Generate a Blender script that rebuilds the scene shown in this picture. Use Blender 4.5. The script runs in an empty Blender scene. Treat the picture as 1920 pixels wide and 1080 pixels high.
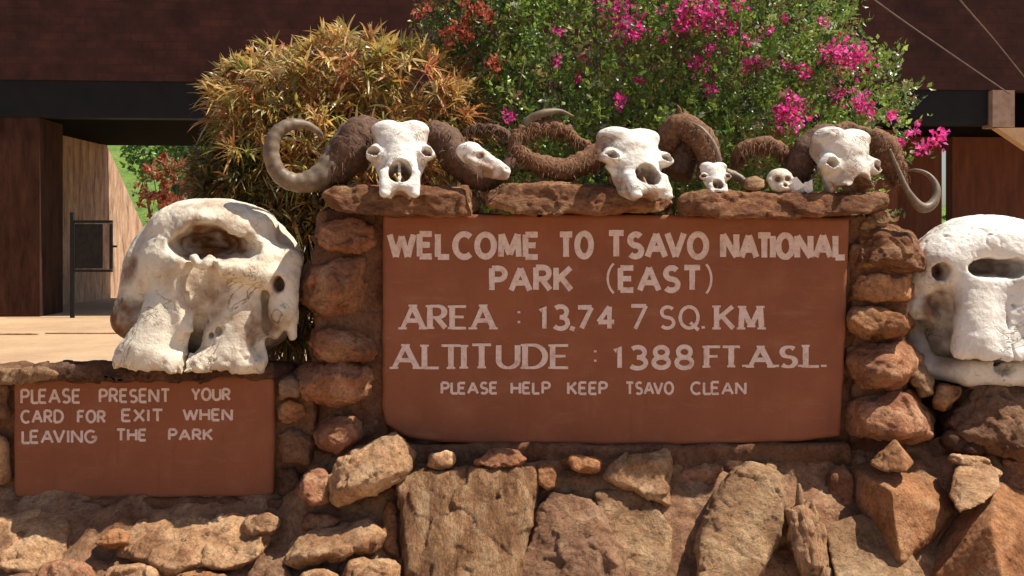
import bpy, bmesh, math, random
import numpy as np
from mathutils import Vector
random.seed(7); RNG = np.random.default_rng(7)
SC = bpy.context.scene; COL = SC.collection
# ------------------------------------------------------------------ camera, sky, sun, exposure
CZ = 1.45                                   # eye height (m)
FP = 35.0 / 36.0 * 1920.0                   # focal length in photograph pixels
HY = 450.0                                  # row of the horizon
cam_d = bpy.data.cameras.new('camera'); cam = bpy.data.objects.new('camera', cam_d); COL.objects.link(cam)
cam.location = (0, 0, CZ); cam.rotation_euler = (math.pi / 2, 0, 0)
cam_d.lens = 35; cam_d.sensor_width = 36; cam_d.shift_y = -(540 - HY) / 1920.0
cam_d.clip_start = 0.05; cam_d.clip_end = 2000
SC.camera = cam
SUN = Vector((0.52, -0.002, 0.85)).normalized()      # direction to the sun: high, from the right
EL = math.asin(SUN.z); AZ = math.atan2(SUN.x, SUN.y)
w = bpy.data.worlds.new('World'); SC.world = w; w.use_nodes = True
nt = w.node_tree; nt.nodes.clear()
sky = nt.nodes.new('ShaderNodeTexSky'); sky.sky_type = 'NISHITA'; sky.sun_disc = False
sky.sun_elevation = EL; sky.sun_rotation = AZ; sky.dust_density = 2.0; sky.air_density = 1.0; sky.ozone_density = 1.0
bg = nt.nodes.new('ShaderNodeBackground'); bg.inputs['Strength'].default_value = 0.075
wo = nt.nodes.new('ShaderNodeOutputWorld')
nt.links.new(sky.outputs[0], bg.inputs[0]); nt.links.new(bg.outputs[0], wo.inputs[0])
sl = bpy.data.lights.new('sun', 'SUN'); sl.energy = 5.0; sl.angle = math.radians(0.5); sl.color = (1.0, 0.93, 0.80)
so = bpy.data.objects.new('sun', sl); COL.objects.link(so)
so.rotation_euler = SUN.to_track_quat('Z', 'Y').to_euler()
SC.view_settings.view_transform = 'Standard'; SC.view_settings.look = 'None'
SC.view_settings.exposure = 0.55; SC.view_settings.gamma = 1.0
SC.render.engine = 'CYCLES'; SC.cycles.max_bounces = 6; SC.cycles.diffuse_bounces = 4
SC.cycles.transparent_max_bounces = 8

# ------------------------------------------------------------------ helpers
def P(px, py, d):
    """world point seen at photograph pixel (px, py) at distance d"""
    return np.array([(px - 960.0) * d / FP, d, CZ - (py - HY) * d / FP])

def _hash(ix, iy, iz, seed):
    with np.errstate(over='ignore'):
        n = (ix.astype(np.uint32) * np.uint32(374761393) + iy.astype(np.uint32) * np.uint32(668265263)
             + iz.astype(np.uint32) * np.uint32(2246822519) + np.uint32(seed * 3266489917 & 0xffffffff))
        n = (n ^ (n >> np.uint32(13))) * np.uint32(1274126177)
        n = n ^ (n >> np.uint32(16))
    return (n & np.uint32(0xffff)).astype(np.float32) / 65535.0

def vnoise(X, Y, Z, seed=0):
    fx, fy, fz = np.floor(X), np.floor(Y), np.floor(Z)
    ix, iy, iz = fx.astype(np.int64), fy.astype(np.int64), fz.astype(np.int64)
    u, v, t = X - fx, Y - fy, Z - fz
    u = u * u * (3 - 2 * u); v = v * v * (3 - 2 * v); t = t * t * (3 - 2 * t)
    r = 0
    for a in (0, 1):
        for b in (0, 1):
            for c in (0, 1):
                r = r + _hash(ix + a, iy + b, iz + c, seed) * (u if a else 1 - u) * (v if b else 1 - v) * (t if c else 1 - t)
    return r * 2 - 1

def fbm(X, Y, Z, seed=0, octv=3, gain=0.5):
    r = 0; a = 1.0
    for k in range(octv):
        f = 2.03 ** k
        r = r + a * vnoise(X * f + 13.7 * k, Y * f + 7.1 * k, Z * f + 3.3 * k, seed + k); a *= gain
    return r

def surfnets(fn, lo, hi, h):
    xs = [np.arange(lo[k] - 2 * h, hi[k] + 3 * h, h, dtype=np.float32) for k in range(3)]
    X, Y, Z = np.meshgrid(*xs, indexing='ij')
    v = fn(X, Y, Z); s = v < 0
    nx, ny, nz = v.shape
    cnt = np.zeros((nx - 1, ny - 1, nz - 1), np.int8)
    for a in (0, 1):
        for b in (0, 1):
            for c in (0, 1):
                cnt += s[a:nx - 1 + a, b:ny - 1 + b, c:nz - 1 + c]
    idx = np.argwhere((cnt > 0) & (cnt < 8))
    n = len(idx); acc = np.zeros((n, 3)); k = np.zeros(n)
    cor = [np.array((a, b, c)) for a in (0, 1) for b in (0, 1) for c in (0, 1)]
    cv = [v[idx[:, 0] + c[0], idx[:, 1] + c[1], idx[:, 2] + c[2]] for c in cor]
    for i in range(8):
        for j in range(i + 1, 8):
            if np.abs(cor[i] - cor[j]).sum() != 1: continue
            m = (cv[i] < 0) != (cv[j] < 0)
            t = np.where(m, cv[i] / np.where(m, cv[i] - cv[j], 1), 0)
            acc += (cor[i] + t[:, None] * (cor[j] - cor[i])) * m[:, None]; k += m
    V = (idx + acc / k[:, None]) * h + np.array([xs[0][0], xs[1][0], xs[2][0]])
    gid = np.full(cnt.shape, -1, np.int64); gid[idx[:, 0], idx[:, 1], idx[:, 2]] = np.arange(n)
    F = []
    for ax in range(3):
        b, c = (ax + 1) % 3, (ax + 2) % 3
        s0 = np.moveaxis(s, (ax, b, c), (0, 1, 2)); g = np.moveaxis(gid, (ax, b, c), (0, 1, 2))
        e0 = s0[:-1, 1:-1, 1:-1]; e1 = s0[1:, 1:-1, 1:-1]
        for flip in (False, True):
            q = np.argwhere((~e0 & e1) if flip else (e0 & ~e1))
            if not len(q): continue
            i, j, l = q[:, 0], q[:, 1] + 1, q[:, 2] + 1
            f = np.stack([g[i, j - 1, l - 1], g[i, j, l - 1], g[i, j, l], g[i, j - 1, l]], 1)
            F.append(f[:, ::-1] if flip else f)
    return V, np.concatenate(F)

def vnormals(V, F):
    a, b, c = V[F[:, 0]], V[F[:, 1]], V[F[:, 2]]
    fn = np.cross(b - a, c - a); N = np.zeros_like(V)
    for k in range(F.shape[1]):
        for q in range(3): N[:, q] += np.bincount(F[:, k], fn[:, q], len(V))
    return N / np.maximum(np.linalg.norm(N, axis=1, keepdims=True), 1e-12)

def smin(a, b, k):
    h = np.clip(0.5 + 0.5 * (b - a) / k, 0, 1); return b + (a - b) * h - k * h * (1 - h)
def smax(a, b, k): return -smin(-a, -b, k)
def ell(X, Y, Z, c, r):
    x, y, z = (X - c[0]) / r[0], (Y - c[1]) / r[1], (Z - c[2]) / r[2]
    k0 = np.sqrt(x * x + y * y + z * z) + 1e-6
    k1 = np.sqrt((x / r[0]) ** 2 + (y / r[1]) ** 2 + (z / r[2]) ** 2) + 1e-6
    return k0 * (k0 - 1) / k1
def cone(X, Y, Z, a, ra, b, rb, sy=1.0):
    """capsule from a to b with two radii; sy > 1 flattens it in depth"""
    ax, ay, az = a; bx, by, bz = b
    dx, dy, dz = bx - ax, (by - ay), bz - az
    L = dx * dx + dy * dy + dz * dz
    t = np.clip(((X - ax) * dx + (Y - ay) * dy + (Z - az) * dz) / L, 0, 1)
    return np.sqrt((X - ax - t * dx) ** 2 + ((Y - ay - t * dy) * sy) ** 2 + (Z - az - t * dz) ** 2) - (ra + (rb - ra) * t)

def mesh(name, V, F, mat, smooth=True, cols=None):
    me = bpy.data.meshes.new(name)
    V = np.asarray(V, np.float32)
    if isinstance(F, np.ndarray):
        me.vertices.add(len(V)); me.vertices.foreach_set('co', V.ravel())
        k = F.shape[1]; me.loops.add(F.size); me.loops.foreach_set('vertex_index', F.astype(np.int32).ravel())
        me.polygons.add(len(F))
        me.polygons.foreach_set('loop_start', np.arange(0, F.size, k, dtype=np.int32))
        me.polygons.foreach_set('loop_total', np.full(len(F), k, np.int32))
        me.update(calc_edges=True)
    else:
        me.from_pydata([tuple(map(float, p)) for p in V], [], F)
    me.validate()
    me.polygons.foreach_set('use_smooth', np.full(len(me.polygons), smooth))
    if cols is not None:
        ca = me.color_attributes.new('Col', 'FLOAT_COLOR', 'POINT')
        c4 = np.ones((len(V), 4), np.float32); c4[:, :3] = cols
        ca.data.foreach_set('color', c4.ravel())
    me.materials.append(mat); me.update()
    return me

def wloc(o):
    p = np.zeros(3)
    while o is not None: p = p + np.array(o.location); o = o.parent
    return p

def link(name, V, F, mat, parent=None, smooth=True, cols=None, **tags):
    V = np.asarray(V, float)
    lo, hi = V.min(0), V.max(0)
    base = np.array([(lo[0] + hi[0]) / 2, (lo[1] + hi[1]) / 2, lo[2]])
    o = bpy.data.objects.new(name, mesh(name, V - base, F, mat, smooth, cols)); COL.objects.link(o)
    if parent is None: o.location = base
    else:
        o.parent = parent; o.location = base - wloc(parent)
    for k, v in tags.items(): o[{'cat': 'category'}.get(k, k)] = v
    return o

def thing(name, loc, label, cat, group=None):
    o = bpy.data.objects.new(name, None); COL.objects.link(o); o.location = [float(x) for x in loc]
    o.empty_display_size = 0.1
    o['label'] = label; o['category'] = cat
    if group: o['group'] = group
    return o

def box_vf(lo, hi, T=None):
    x0, y0, z0 = lo; x1, y1, z1 = hi
    V = [(x0, y0, z0), (x1, y0, z0), (x1, y1, z0), (x0, y1, z0), (x0, y0, z1), (x1, y0, z1), (x1, y1, z1), (x0, y1, z1)]
    F = [(0, 3, 2, 1), (4, 5, 6, 7), (0, 1, 5, 4), (1, 2, 6, 5), (2, 3, 7, 6), (3, 0, 4, 7)]
    if T: V = [T(*p) for p in V]
    return V, F
def prism_vf(poly, y0, y1):
    """polygon [(x, z)] extruded in y"""
    n = len(poly)
    V = [(x, y0, z) for x, z in poly] + [(x, y1, z) for x, z in poly]
    F = [tuple(range(n)), tuple(range(2 * n - 1, n - 1, -1))] + [(i, i + n, (i + 1) % n + n, (i + 1) % n) for i in range(n)]
    return V, F
def join(parts):
    V, F = [], []
    for v, f in parts:
        o = len(V); V += [tuple(p) for p in v]; F += [tuple(int(i) + o for i in q) for q in f]
    return V, F

def spline(pts, n=10):
    pts = np.asarray(pts, float); out = []
    q = np.vstack([2 * pts[0] - pts[1], pts, 2 * pts[-1] - pts[-2]])
    for i in range(1, len(q) - 2):
        for k in range(n):
            t = k / n
            out.append(0.5 * ((2 * q[i]) + (-q[i - 1] + q[i + 1]) * t + (2 * q[i - 1] - 5 * q[i] + 4 * q[i + 1] - q[i + 2]) * t * t
                              + (-q[i - 1] + 3 * q[i] - 3 * q[i + 1] + q[i + 2]) * t ** 3))
    out.append(pts[-1]); return np.array(out)

def tube(C, R, seg=14, rough=0.0, seed=0, rough_f=60.0, ridge=0.0):
    C = np.asarray(C); n = len(C); R = np.asarray(R)
    T = np.gradient(C, axis=0); T /= np.linalg.norm(T, axis=1, keepdims=True) + 1e-9
    up = np.array([0.3, 1, 0.2]); V = []
    for i in range(n):
        a = np.cross(T[i], up); a /= np.linalg.norm(a) + 1e-9; b = np.cross(T[i], a)
        for k in range(seg):
            th = 2 * math.pi * k / seg
            V.append(C[i] + R[i] * (1 + ridge * math.sin(i * 1.3)) * (math.cos(th) * a + math.sin(th) * b))
    V = np.array(V)
    F = [(i * seg + k, i * seg + (k + 1) % seg, (i + 1) * seg + (k + 1) % seg, (i + 1) * seg + k) for i in range(n - 1) for k in range(seg)]
    V = np.vstack([V, C[0], C[-1]]); m = n * seg
    F = [f[::-1] for f in F]
    F += [(m, k, (k + 1) % seg) for k in range(seg)] + [(m + 1, (n - 1) * seg + (k + 1) % seg, (n - 1) * seg + k) for k in range(seg)]
    if rough:
        cen = np.vstack([np.repeat(C, seg, 0), C[:1], C[-1:]]); d = V - cen
        L = np.linalg.norm(d, axis=1, keepdims=True) + 1e-9
        V = V + d / L * (fbm(V[:, 0] * rough_f, V[:, 1] * rough_f, V[:, 2] * rough_f, seed)[:, None] * rough)
    return V, F

# ------------------------------------------------------------------ materials
def newmat(name):
    m = bpy.data.materials.new(name); m.use_nodes = True
    t = m.node_tree; return m, t, t.nodes['Principled BSDF']
def N(t, typ, **kw):
    n = t.nodes.new(typ)
    for k, v in kw.items():
        if k in n.inputs: n.inputs[k].default_value = v
        else: setattr(n, k, v)
    return n
def coords(t, scale=(1, 1, 1), rnd=True):
    tc = N(t, 'ShaderNodeTexCoord'); mp = N(t, 'ShaderNodeMapping'); mp.inputs['Scale'].default_value = scale
    t.links.new(tc.outputs['Object'], mp.inputs['Vector'])
    if rnd:
        oi = N(t, 'ShaderNodeObjectInfo'); mu = N(t, 'ShaderNodeMath', operation='MULTIPLY'); mu.inputs[1].default_value = 57.0
        t.links.new(oi.outputs['Random'], mu.inputs[0]); t.links.new(mu.outputs[0], mp.inputs['Location'])
    return mp.outputs[0]
def noise(t, co, scale, detail=4, rough=0.6, dist=0.0):
    n = N(t, 'ShaderNodeTexNoise', Scale=scale, Detail=detail, Roughness=rough, Distortion=dist)
    t.links.new(co, n.inputs['Vector']); return n.outputs['Fac']
def ramp(t, fac, stops, interp='LINEAR'):
    r = N(t, 'ShaderNodeValToRGB'); r.color_ramp.interpolation = interp
    e = r.color_ramp.elements
    while len(e) < len(stops): e.new(0.5)
    for i, (p, c) in enumerate(stops):
        e[i].position = p; e[i].color = (c[0], c[1], c[2], 1) if hasattr(c, '__len__') else (c, c, c, 1)
    t.links.new(fac, r.inputs[0]); return r.outputs[0]
def mix(t, a, b, fac, mode='MIX'):
    m = N(t, 'ShaderNodeMix', data_type='RGBA', blend_type=mode)
    for s, x in ((6, a), (7, b)):
        if hasattr(x, 'links'): t.links.new(x, m.inputs[s])
        else: m.inputs[s].default_value = (*x, 1)
    if hasattr(fac, 'links'): t.links.new(fac, m.inputs[0])
    else: m.inputs[0].default_value = fac
    return m.outputs[2]
def bump(t, b, h, strength=0.5, dist=0.01, prev=None):
    n = N(t, 'ShaderNodeBump', Strength=strength, Distance=dist); t.links.new(h, n.inputs['Height'])
    if prev is not None: t.links.new(prev, n.inputs['Normal'])
    t.links.new(n.outputs[0], b.inputs['Normal']); return n.outputs[0]

def rock_mat(name, c1, c2, c3, grain=None, rough=0.9):
    m, t, b = newmat(name)
    co = coords(t); cg = coords(t, grain) if grain else co
    base = ramp(t, noise(t, cg, 7, 6, 0.65, 0.6), [(0.3, c1), (0.5, c2), (0.72, c3)])
    sp = ramp(t, noise(t, cg, 70, 3, 0.7), [(0.36, (0.40, 0.36, 0.34)), (0.48, (1, 1, 1)), (0.66, (1.3, 1.22, 1.12))])
    c = mix(t, base, sp, 0.5, 'MULTIPLY')
    c = mix(t, c, ramp(t, noise(t, co, 2.6, 5, 0.6, 0.8), [(0.36, (0.62, 0.55, 0.52)), (0.5, (1, 1, 1)), (0.66, (1.22, 1.2, 1.18))]), 0.85, 'MULTIPLY')
    cr = ramp(t, noise(t, co, 3.2, 8, 0.75, 1.5), [(0.485, 1.0), (0.5, 0.0), (0.515, 1.0)])      # hairline cracks and veins
    c = mix(t, mix(t, c, (0.30, 0.24, 0.20), 0.35, 'MULTIPLY'), c, cr)
    t.links.new(c, b.inputs['Base Color']); b.inputs['Roughness'].default_value = rough
    b.inputs['Specular IOR Level'].default_value = 0.2
    n1 = bump(t, b, noise(t, cg, 22, 8, 0.72, 0.5), 0.95, 0.04)
    n2 = bump(t, b, noise(t, co, 130, 4, 0.7), 0.6, 0.006, n1)
    bump(t, b, cr, 0.4, 0.004, n2)
    return m
M = {}
M['tan'] = rock_mat('tan_stone', (0.33, 0.16, 0.078), (0.57, 0.335, 0.18), (0.74, 0.51, 0.31))
M['red'] = rock_mat('red_stone', (0.28, 0.11, 0.055), (0.47, 0.22, 0.12), (0.62, 0.38, 0.225))
M['orange'] = rock_mat('orange_stone', (0.30, 0.12, 0.05), (0.47, 0.22, 0.10), (0.56, 0.33, 0.18))
M['grey'] = rock_mat('grey_brown_stone', (0.24, 0.125, 0.062), (0.40, 0.24, 0.13), (0.54, 0.375, 0.225))
M['brown'] = rock_mat('brown_stone', (0.16, 0.075, 0.042), (0.29, 0.155, 0.09), (0.42, 0.27, 0.165))
M['dark'] = rock_mat('dark_stone', (0.07, 0.035, 0.022), (0.13, 0.065, 0.04), (0.24, 0.15, 0.10))
M['banded'] = rock_mat('banded_stone', (0.14, 0.06, 0.028), (0.32, 0.17, 0.085), (0.52, 0.355, 0.21), grain=(2.6, 1.5, 0.7))
M['splinter'] = rock_mat('splintered_stone', (0.30, 0.12, 0.06), (0.50, 0.28, 0.15), (0.62, 0.42, 0.26), grain=(4.0, 2.0, 0.5))
M['cap'] = rock_mat('capstone_rock', (0.13, 0.05, 0.026), (0.30, 0.14, 0.07), (0.56, 0.36, 0.20), grain=(0.75, 1.0, 1.5))
M['mortar'] = rock_mat('mortar', (0.15, 0.065, 0.035), (0.25, 0.12, 0.065), (0.33, 0.19, 0.11))

def sign_mat():
    m, t, b = newmat('painted_plaster'); co = coords(t, rnd=False)
    c = ramp(t, noise(t, co, 2.2, 5, 0.6), [(0.3, (0.215, 0.075, 0.038)), (0.55, (0.265, 0.092, 0.046)), (0.75, (0.315, 0.11, 0.055))])
    c = mix(t, c, (0.30, 0.13, 0.075), ramp(t, noise(t, co, 9, 6, 0.7), [(0.52, 0.0), (0.78, 0.6)]))
    c = mix(t, c, (0.13, 0.06, 0.035), ramp(t, noise(t, coords(t, (9, 1, 1.0), False), 3.0, 5, 0.7), [(0.56, 0.0), (0.85, 0.5)]))
    c = mix(t, c, (0.36, 0.19, 0.12), ramp(t, noise(t, coords(t, (1.5, 1, 7), False), 2.4, 7, 0.75), [(0.55, 0.0), (0.8, 0.55)]))
    c = mix(t, c, (0.42, 0.24, 0.16), ramp(t, noise(t, co, 60, 4, 0.8), [(0.66, 0.0), (0.72, 0.6)]))
    t.links.new(c, b.inputs['Base Color']); b.inputs['Roughness'].default_value = 0.75
    b.inputs['Specular IOR Level'].default_value = 0.25
    bump(t, b, noise(t, co, 45, 5, 0.6), 0.25, 0.006); return m
M['sign'] = sign_mat()
def paint_mat():
    m, t, b = newmat('white_lettering_paint'); co = coords(t, rnd=False)
    c = ramp(t, noise(t, co, 40, 5, 0.75), [(0.30, (0.46, 0.27, 0.22)), (0.46, (0.66, 0.50, 0.46)), (0.7, (0.76, 0.64, 0.60))])
    c = mix(t, c, (0.40, 0.20, 0.14), ramp(t, noise(t, co, 11, 7, 0.8), [(0.56, 0.0), (0.72, 0.75)]))
    t.links.new(c, b.inputs['Base Color']); b.inputs['Roughness'].default_value = 0.7; return m
M['paint'] = paint_mat()
def bone_mat(name, white, tint):
    m, t, b = newmat(name); co = coords(t)
    at = N(t, 'ShaderNodeAttribute', attribute_name='Col')
    c = ramp(t, noise(t, co, 6, 6, 0.65), [(0.3, tint), (0.52, white), (0.8, tuple(min(1, x * 1.07) for x in white))])
    fl = ramp(t, noise(t, co, 38, 6, 0.75, 0.8), [(0.30, (0.34, 0.26, 0.20)), (0.43, (1, 1, 1))])
    c = mix(t, c, fl, 0.7, 'MULTIPLY')
    crk = ramp(t, noise(t, co, 5, 5, 0.6, 0.9), [(0.490, 1.0), (0.5, 0.0), (0.510, 1.0)])
    mk = ramp(t, noise(t, co, 4.5, 3, 0.5), [(0.50, 1.0), (0.60, 0.0)])
    crk = mix(t, crk, (1, 1, 1), mk)
    c = mix(t, mix(t, c, (0.32, 0.24, 0.18), 0.8, 'MULTIPLY'), c, crk)
    c = mix(t, c, at.outputs['Color'], 1.0, 'MULTIPLY')
    t.links.new(c, b.inputs['Base Color']); b.inputs['Roughness'].default_value = 0.65
    b.inputs['Specular IOR Level'].default_value = 0.3
    n1 = bump(t, b, noise(t, co, 55, 6, 0.7), 0.55, 0.012); bump(t, b, crk, 0.7, 0.006, n1)
    return m
M['bone'] = bone_mat('weathered_bone', (0.70, 0.62, 0.50), (0.50, 0.40, 0.29))
M['bone_white'] = bone_mat('bleached_bone', (0.78, 0.745, 0.69), (0.62, 0.55, 0.47))
def simple(name, c1, c2, scale=20, rough=0.8, grain=(1, 1, 1), bs=0.3, bd=0.004, spec=0.3):
    m, t, b = newmat(name); co = coords(t, grain)
    n = noise(t, co, scale, 5, 0.65)
    t.links.new(ramp(t, n, [(0.32, c1), (0.7, c2)]), b.inputs['Base Color'])
    b.inputs['Roughness'].default_value = rough; b.inputs['Specular IOR Level'].default_value = spec
    if bs: bump(t, b, n, bs, bd)
    return m
M['horn'] = simple('grey_horn', (0.10, 0.068, 0.045), (0.235, 0.175, 0.122), 25, 0.5)
M['horn_dark'] = simple('dark_horn', (0.06, 0.03, 0.018), (0.17, 0.085, 0.05), 60, 0.75, bs=0.7, bd=0.008)
M['frayed'] = simple('frayed_horn', (0.085, 0.035, 0.018), (0.27, 0.135, 0.068), 70, 0.85, bs=0.8, bd=0.01)
M['steel'] = simple('dark_painted_steel', (0.010, 0.010, 0.011), (0.028, 0.025, 0.022), 12, 0.6, spec=0.2)
M['cable'] = simple('cable_sheath', (0.10, 0.07, 0.06), (0.16, 0.12, 0.10), 5, 0.6)
M['plastic'] = simple('white_plastic', (0.70, 0.70, 0.76), (0.85, 0.85, 0.9), 8, 0.35)
M['plastic_red'] = simple('red_print', (0.55, 0.06, 0.08), (0.7, 0.12, 0.12), 8, 0.4)
M['bark'] = simple('bark', (0.10, 0.065, 0.04), (0.24, 0.18, 0.13), 30, 0.9)
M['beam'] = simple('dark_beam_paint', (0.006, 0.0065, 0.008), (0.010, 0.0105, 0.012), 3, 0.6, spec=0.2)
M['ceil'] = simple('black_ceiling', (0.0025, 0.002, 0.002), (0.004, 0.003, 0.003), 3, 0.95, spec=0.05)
M['post'] = simple('weathered_post', (0.26, 0.17, 0.13), (0.40, 0.28, 0.22), 6, 0.85)
M['sun_patch'] = simple('painted_sunlight', (0.55, 0.36, 0.2), (0.66, 0.46, 0.28), 6, 0.9)  # sunlight put into the colour, for the wedge at far right

def wall_mat():
    m, t, b = newmat('streaked_plaster_wall'); co = coords(t, (1.0, 2.6, 0.55), False)
    n = noise(t, co, 2.2, 6, 0.7, 0.4)
    c = ramp(t, n, [(0.3, (0.14, 0.07, 0.042)), (0.5, (0.42, 0.26, 0.165)), (0.7, (0.62, 0.44, 0.30))])
    c = mix(t, c, (0.10, 0.05, 0.035), ramp(t, noise(t, coords(t, (2, 14, 1.6), False), 2.5, 5, 0.75), [(0.56, 0.0), (0.66, 0.85)]))
    t.links.new(c, b.inputs['Base Color']); b.inputs['Roughness'].default_value = 0.9; bump(t, b, n, 0.6, 0.05); return m
M['wall'] = wall_mat()
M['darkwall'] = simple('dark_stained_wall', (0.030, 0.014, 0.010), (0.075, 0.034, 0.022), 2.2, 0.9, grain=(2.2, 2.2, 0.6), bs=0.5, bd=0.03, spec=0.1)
M['redwall'] = simple('red_brown_wall', (0.10, 0.035, 0.02), (0.17, 0.06, 0.035), 2.0, 0.9, grain=(3, 3, 0.5))
def brick_mat():
    m, t, b = newmat('dark_brick'); co = coords(t, rnd=False)
    br = N(t, 'ShaderNodeTexBrick', Scale=1.0); br.offset = 0.5
    br.inputs['Brick Width'].default_value = 0.42; br.inputs['Row Height'].default_value = 0.15; br.inputs['Mortar Size'].default_value = 0.014
    br.inputs['Color1'].default_value = (0.060, 0.026, 0.021, 1); br.inputs['Color2'].default_value = (0.042, 0.020, 0.018, 1)
    br.inputs['Mortar'].default_value = (0.044, 0.021, 0.018, 1)
    sx = N(t, 'ShaderNodeSeparateXYZ'); cx = N(t, 'ShaderNodeCombineXYZ')
    t.links.new(co, sx.inputs[0]); t.links.new(sx.outputs[0], cx.inputs[0]); t.links.new(sx.outputs[2], cx.inputs[1])
    t.links.new(cx.outputs[0], br.inputs['Vector'])
    c = mix(t, br.outputs['Color'], ramp(t, noise(t, co, 1.4, 6, 0.7), [(0.35, (0.6, 0.6, 0.65)), (0.7, (1.5, 1.25, 1.2))]), 0.9, 'MULTIPLY')
    t.links.new(c, b.inputs['Base Color']); b.inputs['Roughness'].default_value = 0.9
    b.inputs['Specular IOR Level'].default_value = 0.15
    bump(t, b, br.outputs['Fac'], -0.2, 0.006); return m
M['brick'] = brick_mat()
def ground_mat():
    m, t, b = newmat('sandy_dirt'); co = coords(t, rnd=False)
    c = ramp(t, noise(t, co, 0.7, 7, 0.65), [(0.3, (0.36, 0.225, 0.125)), (0.55, (0.45, 0.30, 0.175)), (0.75, (0.51, 0.355, 0.215))])
    c = mix(t, c, ramp(t, noise(t, co, 9, 6, 0.8), [(0.3, (0.72, 0.7, 0.7)), (0.6, (1.05, 1.05, 1.05))]), 0.6, 'MULTIPLY')
    t.links.new(c, b.inputs['Base Color']); b.inputs['Roughness'].default_value = 0.95
    bump(t, b, noise(t, co, 25, 6, 0.7), 0.5, 0.02); return m
M['ground'] = ground_mat()
M['earth'] = rock_mat('red_earth', (0.24, 0.115, 0.06), (0.40, 0.22, 0.125), (0.54, 0.36, 0.22))
def hill_mat():
    m, t, b = newmat('grassy_hillside'); co = coords(t, rnd=False)
    c = ramp(t, noise(t, co, 0.5, 6, 0.7), [(0.3, (0.08, 0.16, 0.025)), (0.5, (0.17, 0.29, 0.045)), (0.72, (0.28, 0.38, 0.08))])
    c = mix(t, c, ramp(t, noise(t, co, 6, 5, 0.8), [(0.3, (0.4, 0.4, 0.4)), (0.65, (1.3, 1.3, 1.1))]), 0.8, 'MULTIPLY')
    t.links.new(c, b.inputs['Base Color']); b.inputs['Roughness'].default_value = 0.95
    bump(t, b, noise(t, co, 5, 6, 0.8), 0.9, 0.3); return m
M['hill'] = hill_mat()
def leaf_mat(name, rough=0.36, trans=0.38, spec=0.5):
    m, t, b = newmat(name)
    at = N(t, 'ShaderNodeAttribute', attribute_name='Col')
    t.links.new(at.outputs['Color'], b.inputs['Base Color']); b.inputs['Roughness'].default_value = rough
    b.inputs['Specular IOR Level'].default_value = spec
    tr = N(t, 'ShaderNodeBsdfTranslucent'); mx = N(t, 'ShaderNodeMixShader'); mx.inputs[0].default_value = trans
    t.links.new(at.outputs['Color'], tr.inputs[0]); t.links.new(b.outputs[0], mx.inputs[1]); t.links.new(tr.outputs[0], mx.inputs[2])
    t.links.new(mx.outputs[0], t.nodes['Material Output'].inputs[0]); return m
M['leaf'] = leaf_mat('leaf'); M['bract'] = leaf_mat('flower_bract', 0.6, 0.45, 0.15)

# ------------------------------------------------------------------ ground, hill
gx = np.concatenate([np.linspace(-600, -20, 8), np.linspace(-16, 16, 17), np.linspace(20, 600, 8)])
gy = np.concatenate([np.linspace(-200, -10, 5), np.linspace(-6, 40, 24), np.linspace(60, 1000, 8)])
GV = np.array([(x, y, 0.0) for y in gy for x in gx]); nx = len(gx)
GF = np.array([(j * nx + i, j * nx + i + 1, (j + 1) * nx + i + 1, (j + 1) * nx + i) for j in range(len(gy) - 1) for i in range(nx - 1)])
link('ground', GV, GF, M['ground'], kind='structure', label='pale sandy ground around the sign and under the gatehouse')
kv, kf = join([box_vf((-14, 15.2, 0.004), (-7.25, 15.28, 0.02)), box_vf((-7.2, 15.35, 0.004), (9, 15.43, 0.02))])
link('kerb', kv, kf, M['tan'], kind='structure', smooth=False, label='low pale kerb line crossing the sandy forecourt')
hx = np.linspace(-60, 60, 90); hy = np.linspace(36, 110, 60)
HX, HYY = np.meshgrid(hx, hy)
t_ = np.clip((HYY - 36) / 40, 0, 1); t_ = t_ * t_ * (3 - 2 * t_)
HZ = -0.15 + t_ * (6.6 - HX * 0.085) + t_ * 0.8 * fbm(HX * 0.12, HYY * 0.12, HX * 0, 3)
hv = np.stack([HX.ravel(), HYY.ravel(), HZ.ravel()], 1)
hf = np.array([(j * 90 + i, j * 90 + i + 1, (j + 1) * 90 + i + 1, (j + 1) * 90 + i) for j in range(59) for i in range(89)])
link('hill', hv, hf, M['hill'], kind='structure', label='green grassy hillside beyond the gatehouse')

# ------------------------------------------------------------------ rocks
def hull_planes(pts):
    bm = bmesh.new()
    for p in pts: bm.verts.new([float(x) for x in p])
    bmesh.ops.convex_hull(bm, input=bm.verts)
    bmesh.ops.dissolve_degenerate(bm, dist=1e-4, edges=bm.edges)
    bm.normal_update()
    c = np.mean(np.array(pts), 0); pl = []
    for f in bm.faces:
        n = np.array(f.normal); k = float(n @ np.array(f.verts[0].co))
        if n @ c - k > 0: n, k = -n, -k
        if np.linalg.norm(n) < 0.5: continue
        if all(n @ m < 0.998 for m, _ in pl): pl.append((n, k))
    bm.free(); return pl

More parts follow.
